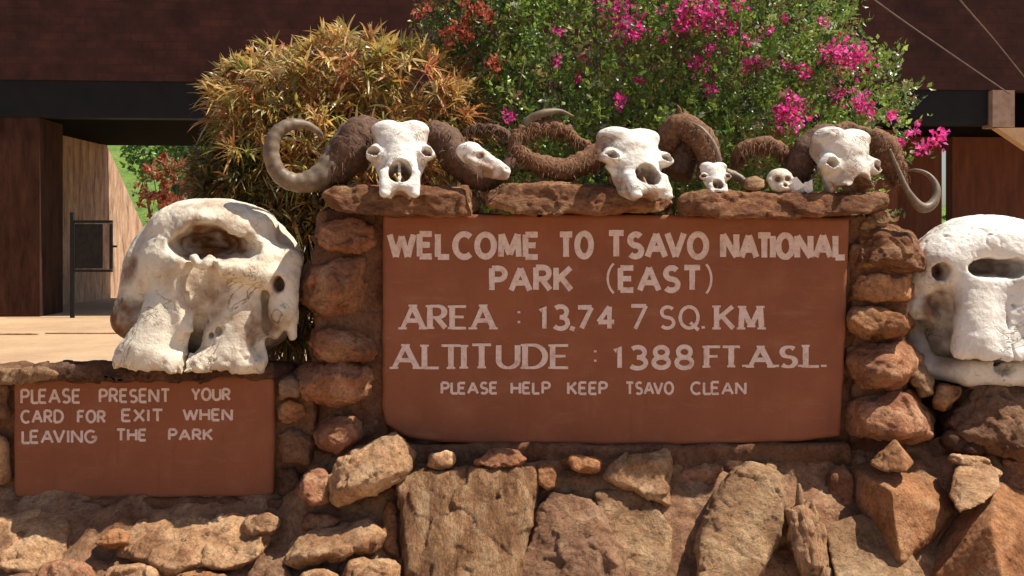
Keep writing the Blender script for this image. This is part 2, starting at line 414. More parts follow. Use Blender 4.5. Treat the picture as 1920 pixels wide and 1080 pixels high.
def rock_geo(pts, seed, h=0.0075, amp=0.011, lay=None, k=0.0035, chip=0.010, cuts=6):
    pts = np.array(pts); pl = hull_planes(pts); c = pts.mean(0); rg = np.random.default_rng(seed)
    for _ in range(cuts):
        n = rg.normal(size=3); n[1] = -abs(n[1]) * .8; n /= np.linalg.norm(n)
        q = pts @ n; pl.append((n, q.max() - rg.uniform(.015, .085) * (q.max() - q.min())))
    def f(X, Y, Z):
        fq = 9.0
        wx = amp * 1.0 * vnoise(X * fq, Y * fq, Z * fq, seed + 11)
        wy = amp * 1.0 * vnoise(X * fq + 5, Y * fq, Z * fq, seed + 12)
        wz = amp * 1.0 * vnoise(X * fq, Y * fq + 5, Z * fq, seed + 13)
        X2, Y2, Z2 = X + wx, Y + wy, Z + wz
        ds = [n[0] * X2 + n[1] * Y2 + n[2] * Z2 - q for n, q in pl]
        mx = ds[0]
        for d in ds[1:]: mx = np.maximum(mx, d)
        s = 0
        for d in ds: s = s + np.exp(np.clip((d - mx) / k, -30, 0))
        v = mx + k * np.log(s) - 0.004
        a, b, g = (lay or (1, 1, 1))
        nn = fbm(X * 22 * a, Y * 22 * b, Z * 22 * g, seed, 3, 0.55)
        rid = 1 - np.abs(vnoise(X * 13 * a, Y * 13 * b, Z * 13 * g, seed + 31)) * 2
        st = np.abs((Z * g * 1.0 + X * .35 * a) * 30 + 1.3 * vnoise(X * 8, Y * 8, Z * 8, seed + 40)) % 1.0
        return v + amp * 0.6 * nn + chip * np.clip(rid, 0, 1) * 0.5 + chip * .25 * (st < .18)
    return surfnets(f, pts.min(0), pts.max(0), h)

def fracture(V, F, cell, slope, seed):
    """break a surface into flat chips: each chip tilts its own way"""
    Nn = vnormals(V, F); g = np.floor(V / cell).astype(np.int64); best = np.full(len(V), 1e9); off = np.zeros(len(V))
    Vw = V + cell * .25 * np.stack([vnoise(V[:, 0] / cell * 1.3 + k * 9, V[:, 1] / cell * 1.3, V[:, 2] / cell * 1.3, seed + k) for k in range(3)], 1)
    for a in (-1, 0, 1):
        for b in (-1, 0, 1):
            for c in (-1, 0, 1):
                q = g + (a, b, c); h = [_hash(q[:, 0], q[:, 1], q[:, 2], seed + 50 + k) for k in range(6)]
                ctr = (q + np.stack(h[:3], 1)) * cell; d = ((Vw - ctr) ** 2).sum(1); m = d < best
                dr = np.stack(h[3:], 1) * 2 - 1
                o = ((V - ctr) * dr).sum(1) * slope + (h[3] - .5) * cell * slope * .5
                off = np.where(m, o, off); best = np.where(m, d, best)
    return V + Nn * off[:, None]
def outline_pts(outl, d_top, d_bot, thick, ridge=(), shrink=0.82, back=0.92):
    o = np.array(outl, float); c = o.mean(0); y0, y1 = o[:, 1].min(), o[:, 1].max()
    df = lambda y: d_top + (d_bot - d_top) * (y - y0) / (y1 - y0)
    pts = []
    for q in o:
        pts.append(P(q[0], q[1], df(q[1]) + 0.28 * thick))
        s = c + (q - c) * shrink; pts.append(P(s[0], s[1], df(s[1])))
        s = c + (q - c) * back; pts.append(P(s[0], s[1], df(s[1]) + thick))
    for r in ridge: pts.append(P(r[0], r[1], df(r[1]) + r[2]))
    return pts
SEED = [100]
def rock(label, outl, d_top, d_bot, thick, mat, ridge=(), parent=None, group=None, name='rock', cat='rock', shrink=0.82, **kw):
    SEED[0] += 7
    V, F = rock_geo(outline_pts(outl, d_top, d_bot, thick, ridge, shrink), SEED[0], **kw)
    fr = kw.get('amp', 0.011) / 0.011; sz = float(np.ptp(V, axis=0)[[0, 2]].max())
    V = fracture(V, F, min(.085, sz * .35), .13 * min(fr, 1.2), SEED[0]); V = fracture(V, F, min(.030, sz * .14), .055 * min(fr, 1.2), SEED[0] + 3)
    if parent is not None: return link(name, V, F, M[mat], parent)
    o = link(name, V, F, M[mat], label=label, cat=cat)
    if group: o['group'] = group
    return o

def poly_rock(label, pts, mat, group=None, amp=0.0035, **kw):
    """angular stone from its corners (px, py, d)"""
    SEED[0] += 7; V, F = rock_geo([P(*p) for p in pts], SEED[0], amp=amp, k=0.002, chip=0.004, cuts=0, **kw)
    V = fracture(V, F, .06, .05, SEED[0]); V = fracture(V, F, .022, .05, SEED[0] + 3)
    o = link('rock', V, F, M[mat], label=label, cat='rock')
    if group: o['group'] = group
    return o
G1 = 'rocks piled at the foot of the sign'
# left foot, under the exit notice
rock('pale tan block at the left edge below the exit notice', [(-60, 965), (30, 955), (146, 955), (140, 985), (118, 1060), (60, 1085), (-50, 1085)], 3.80, 3.52, 0.26, 'tan', [(120, 965, -0.01)], group=G1)
rock('long uneven tan slab under the middle of the exit notice', [(205, 1000), (262, 962), (340, 955), (440, 962), (515, 972), (520, 1010), (505, 1052), (400, 1076), (300, 1076), (225, 1050)], 3.80, 3.48, 0.28, 'tan', [(330, 985, -0.02), (470, 985, 0.0)], group=G1, amp=0.018)
rock('reddish rounded stone at the bottom edge left of the long slab', [(60, 1085), (75, 1062), (118, 1050), (165, 1060), (185, 1090), (170, 1130), (80, 1130)], 3.52, 3.44, 0.2, 'red', group=G1)
rock('small pale lump with red underside wedged left of the long slab', [(178, 1022), (196, 1000), (225, 994), (243, 1004), (238, 1024), (205, 1030)], 3.60, 3.54, 0.12, 'orange', group=G1)
rock('brown stone at the bottom edge below the long slab', [(190, 1090), (205, 1066), (260, 1056), (300, 1072), (310, 1110), (250, 1135), (190, 1120)], 3.50, 3.44, 0.2, 'tan', group=G1)
rock('tan stone at the bottom edge right of the brown one', [(318, 1100), (330, 1076), (390, 1070), (440, 1076), (452, 1100), (440, 1135), (330, 1135)], 3.50, 3.42, 0.2, 'orange', group=G1)
rock('square tan lump between exit notice and long slab, right end', [(448, 985), (458, 962), (505, 958), (524, 972), (520, 1000), (470, 1006)], 3.70, 3.62, 0.14, 'tan', group=G1)
rock('low brown stone at the bottom edge left of the wedge slab', [(462, 1085), (485, 1058), (530, 1060), (548, 1085), (540, 1120), (470, 1125)], 3.52, 3.45, 0.18, 'brown', group=G1)
rock('dark brown stone in shade left of the long slab', [(112, 1080), (140, 985), (200, 962), (240, 1000), (225, 1080), (160, 1090)], 3.84, 3.66, 0.2, 'brown', group=G1)
# between the notice and the big block
rock('boulder tilted on edge with grey right face below the left pillar', [(614, 935), (616, 900), (640, 858), (700, 826), (745, 810), (780, 850), (772, 880), (705, 926), (640, 952)], 3.76, 3.56, 0.2, 'tan', [(700, 900, -0.05), (742, 836, -0.05)], group=G1)
rock('small red and white stone left of the tilted boulder', [(562, 925), (575, 888), (606, 876), (624, 900), (618, 938), (585, 948)], 3.72, 3.64, 0.14, 'red', group=G1)
rock('pointed wedge slab with a lit top below the tilted boulder', [(526, 1056), (556, 1010), (610, 984), (700, 962), (728, 1000), (712, 1032), (620, 1058)], 3.74, 3.46, 0.3, 'tan', [(560, 1045, -0.03), (690, 1022, -0.04)], group=G1, shrink=0.9)
rock('rounded tan stone at the bottom edge below the wedge slab', [(636, 1080), (660, 1056), (715, 1048), (752, 1060), (756, 1100), (740, 1135), (650, 1135)], 3.46, 3.40, 0.2, 'tan', group=G1)
rock('small flat red stone beside the wedge slab, under the small red and white one', [(560, 985), (580, 962), (620, 958), (640, 975), (612, 996), (575, 1002)], 3.72, 3.66, 0.14, 'red', group=G1)
rock('flat tan stone at the bottom edge below the tip of the wedge slab', [(552, 1098), (566, 1074), (612, 1068), (634, 1084), (630, 1120), (560, 1125)], 3.44, 3.40, 0.16, 'tan', group=G1)
rock('narrow brown stone standing between wedge slab and big banded block', [(716, 1010), (722, 945), (742, 930), (752, 990), (752, 1048), (730, 1050)], 3.74, 3.60, 0.16, 'orange', group=G1)
rock('reddish brown stone set in the shade above the wedge slab', [(560, 1000), (575, 960), (640, 945), (715, 940), (730, 965), (640, 985)], 3.84, 3.80, 0.12, 'red', group=G1)
rock('dark slab filling the corner below the flat red stone, left of the wedge slab', [(500, 1060), (512, 1000), (552, 960), (575, 985), (545, 1030), (525, 1075)], 3.82, 3.64, 0.2, 'brown', group=G1)
rock('small pale stone set in the wall left of the tall leaning slab', [(1264, 985), (1272, 955), (1296, 945), (1306, 965), (1292, 995), (1272, 1002)], 3.80, 3.76, 0.12, 'tan', group=G1)
rock('flat red brown stone in the shade right of the pale broken stone', [(1268, 900), (1275, 872), (1330, 866), (1362, 876), (1340, 905), (1290, 915)], 3.84, 3.82, 0.1, 'red', group=G1)
rock('big dark stone behind the right pillar, under the jaw of the white skull', [(1690, 860), (1690, 720), (1740, 690), (1850, 700), (1850, 860)], 4.20, 4.10, 0.3, 'dark', group=G1)
# centre
rock('largest block, square and vertically banded, under the welcome sign', [(744, 905), (772, 882), (870, 877), (1002, 875), (1008, 905), (1002, 980), (975, 1060), (965, 1140), (762, 1140), (750, 1010)], 3.74, 3.40, 0.34, 'banded', [(880, 890, -0.015), (830, 1040, -0.03)], group=G1, lay=(1.3, 0.8, 0.4), amp=0.010, shrink=0.97, cuts=2)
rock('dark weathered slab right of the big banded block', [(1008, 935), (1050, 902), (1098, 925), (1140, 965), (1168, 1040), (1178, 1140), (970, 1140), (972, 1070), (1000, 1000)], 3.74, 3.44, 0.24, 'brown', [(1120, 960, -0.02), (1150, 1050, -0.04)], group=G1, shrink=0.94, cuts=4)
rock('smooth rounded slab right of the dark weathered slab', [(1110, 912), (1200, 918), (1240, 952), (1266, 1000), (1260, 1045), (1240, 1140), (1160, 1140), (1150, 1020), (1135, 965)], 3.78, 3.50, 0.2, 'grey', group=G1, shrink=0.95, amp=0.007, chip=0.004, cuts=2)
rock('pale broken stone on top of the smooth rounded slab', [(1128, 900), (1142, 868), (1176, 853), (1258, 848), (1262, 885), (1258, 948), (1232, 934), (1200, 908)], 3.80, 3.70, 0.16, 'tan', [(1250, 860, -0.02)], group=G1)
rock('small oval red stone lying under the sign, left of the pale broken stone', [(1052, 868), (1070, 856), (1098, 855), (1122, 864), (1118, 884), (1080, 889)], 3.76, 3.72, 0.1, 'orange', group=G1)
rock('flat red chip lying on the big banded block', [(888, 868), (920, 850), (965, 848), (985, 862), (970, 876), (905, 877)], 3.76, 3.70, 0.12, 'red', group=G1)
rock('pale knobbly chip beside the tilted boulder on the banded block', [(800, 872), (808, 850), (835, 845), (850, 858), (846, 876), (815, 880)], 3.76, 3.70, 0.1, 'tan', group=G1)
rock('pale upright chip between big banded block and dark slab', [(1006, 905), (1010, 876), (1032, 868), (1046, 885), (1044, 918), (1020, 926)], 3.78, 3.70, 0.12, 'orange', group=G1)
rock('tall leaning slab with rounded grey top under the sign', [(1300, 1140), (1306, 1010), (1332, 935), (1376, 880), (1412, 862), (1450, 865), (1469, 890), (1476, 960), (1470, 1000), (1440, 1024), (1412, 1062), (1396, 1140)], 3.74, 3.40, 0.2, 'grey', [(1350, 960, -0.03), (1340, 1040, -0.035)], group=G1, shrink=0.95, cuts=2, amp=0.008)
rock('dark red stone in shade between tall leaning slab and splintered shard', [(1392, 1140), (1412, 1062), (1450, 1010), (1478, 1000), (1500, 1060), (1505, 1140)], 3.66, 3.60, 0.2, 'red', group=G1)
rock('dark stone set deep between smooth slab and tall leaning slab', [(1235, 1140), (1262, 1000), (1270, 900), (1330, 900), (1325, 960), (1305, 1050), (1295, 1140)], 3.86, 3.70, 0.16, 'red', group=G1)
# right foot
rock('splintered orange shard standing on end right of the tall slab', [(1476, 962), (1494, 945), (1524, 938), (1546, 975), (1568, 1060), (1582, 1140), (1514, 1140), (1490, 1030)], 3.62, 3.44, 0.12, 'splinter', [(1505, 960, -0.03), (1545, 1100, -0.03)], group=G1, lay=(2.6, 1.5, 0.3), amp=0.016)
rock('thin pale sliver sticking up behind the splintered shard', [(1491, 950), (1495, 906), (1500, 905), (1508, 935), (1508, 955)], 3.66, 3.64, 0.03, 'splinter', group=G1, h=0.004, amp=0.002, chip=0.002)
poly_rock('grey flat faced slab right of the splintered shard', [(1546, 984, 3.64), (1614, 962, 3.68), (1660, 988, 3.64), (1698, 1020, 3.58), (1734, 1080, 3.48), (1748, 1150, 3.40), (1584, 1150, 3.36), (1556, 1030, 3.58), (1620, 975, 3.85), (1720, 1080, 3.7), (1600, 1150, 3.6)], 'grey', G1, lay=(1, 1, 2.5))
poly_rock('angular block with dark left face and lit right face', [(1588, 874, 3.90), (1622, 853, 3.98), (1712, 878, 3.98), (1778, 892, 3.92), (1670, 920, 3.56), (1787, 962, 3.70), (1740, 1022, 3.62), (1690, 1056, 3.50), (1596, 992, 3.80), (1582, 930, 3.85), (1600, 1000, 4.0), (1780, 1000, 4.0)], 'orange', G1)
poly_rock('small pyramid shaped stone on top of the angular block', [(1678, 822, 3.72), (1630, 868, 3.72), (1655, 882, 3.66), (1700, 884, 3.60), (1713, 866, 3.70), (1690, 840, 3.66), (1650, 870, 3.8), (1705, 865, 3.82)], 'orange', G1)
poly_rock('pale five sided stone right of the angular block', [(1778, 928, 3.66), (1790, 880, 3.74), (1832, 860, 3.78), (1868, 880, 3.74), (1874, 915, 3.62), (1842, 946, 3.54), (1800, 960, 3.56), (1800, 930, 3.9), (1860, 900, 3.9)], 'tan', G1)
poly_rock('huge faceted block at the bottom right corner, left face dark', [(1798, 958, 3.72), (1868, 902, 3.76), (1925, 925, 3.82), (2000, 960, 3.9), (1858, 985, 3.48), (1885, 1100, 3.35), (1892, 1170, 3.32), (1758, 1022, 3.68), (1704, 1130, 3.58), (1698, 1190, 3.6), (2060, 1000, 3.72), (2060, 1170, 3.55), (1800, 1170, 4.0), (2000, 1000, 4.1)], 'orange', G1)
rock('dark brown boulder under the right elephant skull', [(1768, 790), (1795, 730), (1850, 703), (1930, 712), (2020, 760), (2020, 850), (1930, 880), (1830, 850), (1795, 815)], 3.98, 3.72, 0.4, 'brown', [(1850, 770, -0.04), (1900, 800, -0.05)], group=G1, amp=0.02)
rock('dark rounded stone under the left of the brown boulder', [(1760, 820), (1785, 798), (1830, 800), (1850, 830), (1835, 855), (1775, 850)], 3.88, 3.80, 0.16, 'dark', group=G1)
rock('grey brown oval stone leaning on the right pillar', [(1703, 715), (1708, 684), (1728, 678), (1750, 715), (1748, 748), (1725, 748)], 3.92, 3.86, 0.14, 'grey', group=G1)
rock('small orange stone between right pillar and brown boulder', [(1750, 760), (1756, 722), (1780, 714), (1800, 720), (1796, 745), (1772, 772)], 3.94, 3.88, 0.14, 'orange', group=G1)
rock('loose flat chip lying behind the pale five sided stone', [(1770, 862), (1780, 850), (1850, 862), (1890, 890), (1880, 900), (1820, 880)], 3.76, 3.72, 0.06, 'tan', group=G1, h=0.005, amp=0.006)
rock('brown block deep in shade below the brown boulder', [(1850, 885), (1870, 860), (1960, 850), (2060, 860), (2060, 960), (1900, 940)], 3.86, 3.78, 0.3, 'red', group=G1)
rock('small red stone at the foot of the right pillar', [(1545, 935), (1552, 890), (1580, 868), (1600, 900), (1596, 960), (1560, 970)], 3.80, 3.74, 0.14, 'red', group=G1)

# earth bank behind the rocks
bx = np.linspace(-3.4, 3.4, 560); bt = np.linspace(0, 1, 70)
BX, BT = np.meshgrid(bx, bt)
ZT = 0.435 + 0.165 * np.clip((BX + 0.90) / 0.12, 0, 1); ZT = np.where(BX > 1.30, 0.66, ZT)
BZ = BT * 0.66
BY = 3.535 - .045 * (BX < -.95) + np.clip((BZ - 0.20) / (ZT - 0.20), -1.0, 1.25) * np.where(BX > 1.30, 0.42, 0.36)
nb = fbm(BX * 6, BY * 6, BZ * 9, 5, 4); BY = BY + 0.028 * nb; BX = BX + 0.012 * fbm(BX * 9, BY * 9, BZ * 9, 15, 2)
BZ = np.where(BT < 0.02, -0.04, BZ + 0.02 * fbm(BX * 14, BY * 14, BZ * 14, 25, 3))
bf = np.array([(j * 560 + i, j * 560 + i + 1, (j + 1) * 560 + i + 1, (j + 1) * 560 + i) for j in range(69) for i in range(559)])
link('earth_bank', np.stack([BX.ravel(), BY.ravel(), BZ.ravel()], 1), bf, M['earth'], kind='structure', label='red earth heaped behind the rocks at the foot of the sign')

# ------------------------------------------------------------------ masonry: sign wall, low wall, pillars
def blockgeo(x0, x1, y0, y1, d0, d1, seed, amp=0.012, h=0.012):
    a = P(x0, y1, d0); b = P(x1, y0, d0)
    pts = [(x, y, z) for x in (a[0], b[0]) for y in (d0, d1) for z in (a[2], b[2])]
    return rock_geo(pts, seed, h=h, amp=amp, chip=0.5 * amp, k=0.006, cuts=0)
sw = thing('sign_wall', P(1150, 1200, 4.1) * [1, 1, 0], 'low mortared wall holding up the red welcome sign', 'wall')
V, F = blockgeo(690, 1625, 405, 860, 3.955, 4.24, 5); link('core', V, F, M['mortar'], sw)
V, F = blockgeo(690, 1600, 836, 1200, 3.875, 4.25, 6, amp=0.007); link('ledge', V, F, M['mortar'], sw)
lw = thing('low_wall', P(270, 1200, 4.05) * [1, 1, 0], 'low stone wall left of the pillar carrying the exit notice', 'wall')
V, F = blockgeo(-260, 590, 705, 1200, 3.915, 4.30, 8); link('core', V, F, M['mortar'], lw)
V, F = blockgeo(-260, 570, 938, 1200, 3.85, 4.0, 9, amp=0.007); link('ledge', V, F, M['mortar'], lw)
for i, (o, m) in enumerate([([(-120, 705), (-20, 700), (18, 715), (22, 800), (-120, 800)], 'brown'), ([(-120, 810), (16, 805), (20, 905), (-120, 910)], 'tan'),
                            ([(518, 760), (540, 748), (566, 758), (570, 785), (540, 800), (520, 790)], 'orange'), ([(516, 812), (560, 805), (592, 830), (580, 870), (530, 868)], 'brown'),
                            ([(520, 715), (550, 705), (572, 720), (565, 742), (528, 744)], 'brown'), ([(522, 884), (556, 876), (568, 900), (548, 930), (522, 925)], 'dark')]):
    rock('', o, 3.88, 3.86, 0.14, m, parent=lw, name='stone')
for outl, dd, th, m in [([(28, 706), (60, 688), (180, 680), (300, 676), (430, 676), (560, 684), (566, 700), (520, 708), (250, 712)], 3.80, 0.46, 'dark'),
                        ([(-160, 712), (-150, 696), (60, 690), (118, 692), (122, 706), (60, 716)], 3.78, 0.4, 'grey')]:
    rock('', outl, dd + 0.01, dd, th, m, parent=lw, name='capping', amp=0.012, shrink=0.96)

def pillar(label, x0, x1, y0, y1, stones, core_seed):
    t = thing('stone_pillar', P((x0 + x1) / 2, 1200, 4.05) * [1, 1, 0], label, 'pillar', 'stone pillars flanking the welcome sign')
    V, F = blockgeo(x0 - 4, x1 + 14, y0, y1, 3.93, 4.26, core_seed, amp=0.016); link('mortar_core', V, F, M['mortar'], t)
    for o, dt, db, th, m, r in stones: rock('', o, dt, db, th, m, r, parent=t, name='stone', amp=0.0105, cuts=9, h=0.0065)
    return t
pillar('left pillar of rough red stones between the two signs', 590, 712, 392, 1200, [
    ([(600, 420), (610, 388), (680, 384), (714, 392), (714, 425), (640, 430)], 3.93, 3.90, 0.3, 'dark', []),
    ([(584, 450), (598, 415), (650, 405), (698, 412), (704, 450), (690, 474), (610, 472)], 3.88, 3.84, 0.35, 'red', [(640, 430, -0.01)]),
    ([(560, 530), (572, 490), (620, 474), (690, 480), (696, 540), (680, 590), (610, 598), (572, 570)], 3.90, 3.84, 0.36, 'red', [(640, 560, -0.07), (668, 520, -0.03)]),
    ([(585, 605), (640, 594), (700, 600), (700, 622), (600, 625)], 3.92, 3.92, 0.3, 'dark', []),
    ([(578, 645), (590, 618), (650, 612), (704, 626), (706, 660), (690, 682), (600, 678)], 3.88, 3.82, 0.36, 'red', [(640, 650, -0.06), (690, 655, -0.03)]),
    ([(546, 705), (570, 680), (640, 672), (700, 684), (714, 712), (690, 745), (620, 764), (568, 745)], 3.88, 3.80, 0.4, 'red', [(620, 715, -0.06), (690, 712, -0.03)]),
    ([(600, 780), (620, 764), (690, 760), (716, 790), (700, 830), (620, 800)], 3.92, 3.92, 0.3, 'brown', []),
    ([(588, 815), (605, 785), (650, 775), (682, 788), (680, 825), (640, 850), (600, 845)], 3.84, 3.78, 0.25, 'red', [(630, 820, -0.04)])], 21)
pillar('right pillar of rough stones between welcome sign and white skull', 1602, 1690, 448, 1200, [
    ([(1605, 425), (1625, 400), (1655, 394), (1670, 402), (1662, 424), (1625, 430)], 3.96, 3.92, 0.2, 'grey', []),
    ([(1598, 470), (1606, 428), (1660, 420), (1712, 434), (1734, 470), (1730, 508), (1650, 516), (1600, 504)], 3.92, 3.86, 0.36, 'cap', [(1650, 470, -0.05), (1705, 470, -0.02)]),
    ([(1592, 512), (1650, 508), (1710, 514), (1712, 560), (1650, 570), (1592, 568)], 3.91, 3.88, 0.34, 'orange', []),
    ([(1584, 605), (1588, 578), (1640, 570), (1708, 582), (1716, 606), (1700, 628), (1620, 632), (1590, 624)], 3.88, 3.83, 0.38, 'orange', [(1640, 592, -0.04), (1700, 596, -0.02)]),
    ([(1580, 690), (1586, 645), (1630, 632), (1700, 638), (1730, 670), (1716, 705), (1680, 735), (1610, 730)], 3.90, 3.80, 0.4, 'red', [(1640, 690, -0.07), (1690, 660, -0.02)]),
    ([(1580, 790), (1586, 748), (1640, 732), (1710, 728), (1762, 790), (1758, 822), (1690, 834), (1590, 815)], 3.88, 3.78, 0.42, 'red', [(1640, 795, -0.04), (1700, 775, -0.08), (1695, 815, -0.08)])], 22)
# the slabs laid along the top
for lab, outl, dt, db, m, rg in [
    ('left capstone, short and broken at its right end, under the first buffalo skull', [(606, 366), (622, 350), (700, 352), (780, 356), (880, 352), (905, 375), (908, 396), (880, 402), (720, 404), (625, 392)], 3.78, 3.76, 'cap', []),
    ('middle capstone, dark and sagging, under the second buffalo skull', [(897, 360), (915, 347), (1030, 345), (1150, 354), (1255, 362), (1262, 382), (1250, 394), (1100, 398), (960, 394), (912, 386)], 3.80, 3.77, 'cap', []),
    ('right capstone, longest and palest, tapering over the right pillar', [(1270, 372), (1290, 362), (1440, 362), (1580, 364), (1672, 366), (1682, 378), (1640, 398), (1500, 404), (1340, 406), (1276, 398)], 3.78, 3.75, 'cap', [])]:
    rock(lab, outl, dt, db, 0.50, m, rg, name='capstone', cat='stone slab', group='slabs along the top of the sign', amp=0.0085, shrink=0.97, lay=(0.8, 1, 1.4), cuts=4)

# ------------------------------------------------------------------ signs and lettering
def arc(cx, cy, rx, ry, a0, a1, n=12):
    return [(cx + rx * math.cos(math.radians(a0 + (a1 - a0) * i / n)), cy + ry * math.sin(math.radians(a0 + (a1 - a0) * i / n))) for i in range(n + 1)]
GL = {
 'A': (.80, [[(0, 0), (.4, 1)], [(.4, 1), (.8, 0)], [(.14, .34), (.66, .34)]]),
 'C': (.70, [arc(.40, .5, .40, .5, 48, 312, 18)]),
 'D': (.70, [[(0, 0), (0, 1)], [(0, 1), (.22, 1)] + arc(.25, .5, .45, .5, 88, -88, 14) + [(.22, 0), (0, 0)]]),
 'E': (.54, [[(0, 0), (0, 1)], [(0, 1), (.54, 1)], [(0, .52), (.45, .52)], [(0, 0), (.54, 0)]]),
 'F': (.52, [[(0, 0), (0, 1)], [(0, 1), (.52, 1)], [(0, .52), (.42, .52)]]),
 'G': (.72, [arc(.40, .5, .40, .5, 48, 360, 20) + [(.80 - .02, .46)], [(.46, .46), (.82, .46)]]),
 'H': (.66, [[(0, 0), (0, 1)], [(.66, 0), (.66, 1)], [(0, .5), (.66, .5)]]),
 'I': (.06, [[(.03, 0), (.03, 1)]]),
 'K': (.64, [[(0, 0), (0, 1)], [(.62, 1), (.03, .42)], [(.2, .58), (.64, 0)]]),
 'L': (.50, [[(0, 0), (0, 1)], [(0, 0), (.5, 0)]]),
 'M': (.86, [[(.04, 0), (.08, 1)], [(.08, 1), (.43, .1)], [(.43, .1), (.78, 1)], [(.78, 1), (.83, 0)]]),
 'N': (.70, [[(0, 0), (0, 1)], [(0, 1), (.7, 0)], [(.7, 0), (.7, 1)]]),
 'O': (.74, [arc(.37, .5, .37, .5, 90, 450, 24)]),
 'P': (.56, [[(0, 0), (0, 1)], [(0, 1), (.3, 1)] + arc(.3, .74, .26, .26, 85, -85, 10) + [(.3, .48), (0, .48)]]),
 'Q': (.76, [arc(.37, .5, .37, .5, 90, 450, 24), [(.42, .26), (.76, -.1)]]),
 'R': (.60, [[(0, 0), (0, 1)], [(0, 1), (.3, 1)] + arc(.3, .74, .26, .26, 85, -85, 10) + [(.3, .48), (0, .48)], [(.26, .48), (.6, 0)]]),
 'S': (.54, [arc(.28, .75, .25, .25, 35, 255, 12) + arc(.26, .25, .27, .25, 80, -145, 14)]),
 'T': (.66, [[(.33, 0), (.33, 1)], [(0, 1), (.66, 1)]]),
 'U': (.66, [[(0, 1), (0, .32)] + arc(.33, .32, .33, .32, 180, 360, 14) + [(.66, 1)]]),
 'V': (.74, [[(0, 1), (.37, 0)], [(.37, 0), (.74, 1)]]),
 'W': (1.05, [[(0, 1), (.27, 0)], [(.27, 0), (.52, .92)], [(.52, .92), (.79, 0)], [(.79, 0), (1.05, 1)]]),
 'X': (.66, [[(0, 0), (.66, 1)], [(0, 1), (.66, 0)]]),
 'Y': (.66, [[(0, 1), (.33, .46)], [(.66, 1), (.33, .46)], [(.33, .46), (.33, 0)]]),
 '1': (.30, [[(.0, .80), (.17, 1), (.17, 0)]]),
 '3': (.50, [arc(.22, .75, .24, .25, 140, -90, 12), arc(.22, .25, .28, .26, 96, -145, 14)]),
 '4': (.58, [[(.42, 0), (.42, 1)], [(.42, 1), (.0, .3)], [(0, .3), (.6, .3)]]),
 '7': (.52, [[(0, 1), (.52, 1)], [(.52, 1), (.14, 0)]]),
 '8': (.52, [arc(.26, .75, .21, .25, 270, 630, 18), arc(.26, .25, .26, .25, 90, 450, 18)]),
 '.': (.10, [[(.05, -.02), (.05, .09)]]), ',': (.10, [[(.06, .08), (.0, -.12)]]),
 ':': (.08, [[(.04, .22), (.04, .31)], [(.04, .62), (.04, .71)]]),
 '(': (.22, [arc(.5, .5, .48, .62, 128, 232, 12)]), ')': (.22, [arc(-.28, .5, .48, .62, 52, -52, 12)])}
LK = [0]
def ribbon(pts, wa, d, V, F):
    """a flat brush stroke lying on the panel; pts are photograph pixels"""
    pts = [np.array(p, float) for p in pts]; n = len(pts); LK[0] += 1
    dd = d - 0.0002 * (LK[0] % 6)
    closed = n > 6 and np.linalg.norm(pts[0] - pts[-1]) < 0.5
    o = len(V)
    for i in range(n):
        a = pts[i - 1] if i > 0 else (pts[-2] if closed else pts[0]); b = pts[i + 1] if i < n - 1 else (pts[1] if closed else pts[-1])
        t = b - a; L = np.hypot(*t) + 1e-9; nr = np.array([-t[1], t[0]]) / L
        wv = wa[i] if hasattr(wa, '__len__') else wa
        wv *= 1 + random.uniform(-.06, .06)
        V.append(P(*(pts[i] + nr * wv / 2), dd)); V.append(P(*(pts[i] - nr * wv / 2), dd))
    for i in range(n - 1): F.append((o + 2 * i, o + 2 * i + 2, o + 2 * i + 3, o + 2 * i + 1))
def word(txt, x0, x1, yt0, yb0, th, d, V, F, serif=False, slope=0.0, gap=0.26):
    H = yb0 - yt0
    ws = [GL[c][0] for c in txt]
    gaps = [gap * (0.55 if (a in '.,' or b in '.,') else 0.35 if a + b in ('AV', 'VA', 'TA', 'AT', 'TI', 'LE', 'LT', 'FT', 'SL') else 1) for a, b in zip(txt, txt[1:])]
    tot = sum(ws) + sum(gaps); sx = (x1 - x0 - th) / tot; x = x0 + th / 2
    for i, c in enumerate(txt):
        jy = random.uniform(-.012, .012) * H; js = random.uniform(.97, 1.03)
        for st in GL[c][1]:
            q = [(x + px * sx, yb0 - th / 2 - jy - py * (H - th) * js + slope * (x + px * sx - x0)) for px, py in st]
            if serif:
                wl = []
                for k in range(len(q)):
                    a, b = q[max(0, k - 1)], q[min(len(q) - 1, k + 1)]
                    vx, vy = b[0] - a[0], b[1] - a[1]; L = math.hypot(vx, vy) + 1e-9
                    thick = abs(vy) / L
                    if c in 'AV' and len(q) == 2: thick = 1.0 if (vx * vy > 0 or c == 'V' and vx * vy > 0) else .55
                    wl.append(th * (0.55 + 0.6 * thick))
            else: wl = th
            # sample straight strokes so the brush edge wavers
            if len(q) == 2:
                q = [(q[0][0] + (q[1][0] - q[0][0]) * k / 4, q[0][1] + (q[1][1] - q[0][1]) * k / 4) for k in range(5)]
                if hasattr(wl, '__len__'): wl = [wl[0]] * 5
                ln = math.hypot(q[-1][0] - q[0][0], q[-1][1] - q[0][1])
                if serif and c not in '.,:' and ln > H * .5 and abs(q[-1][1] - q[0][1]) > H * .5:
                    for e in (q[0], q[-1]):
                        ribbon([(e[0] - .16 * H, e[1]), (e[0] + .16 * H, e[1])], th * .42, d, V, F)
            ribbon(q, wl, d, V, F)
        if i < len(txt) - 1: x += (ws[i] + gaps[i]) * sx
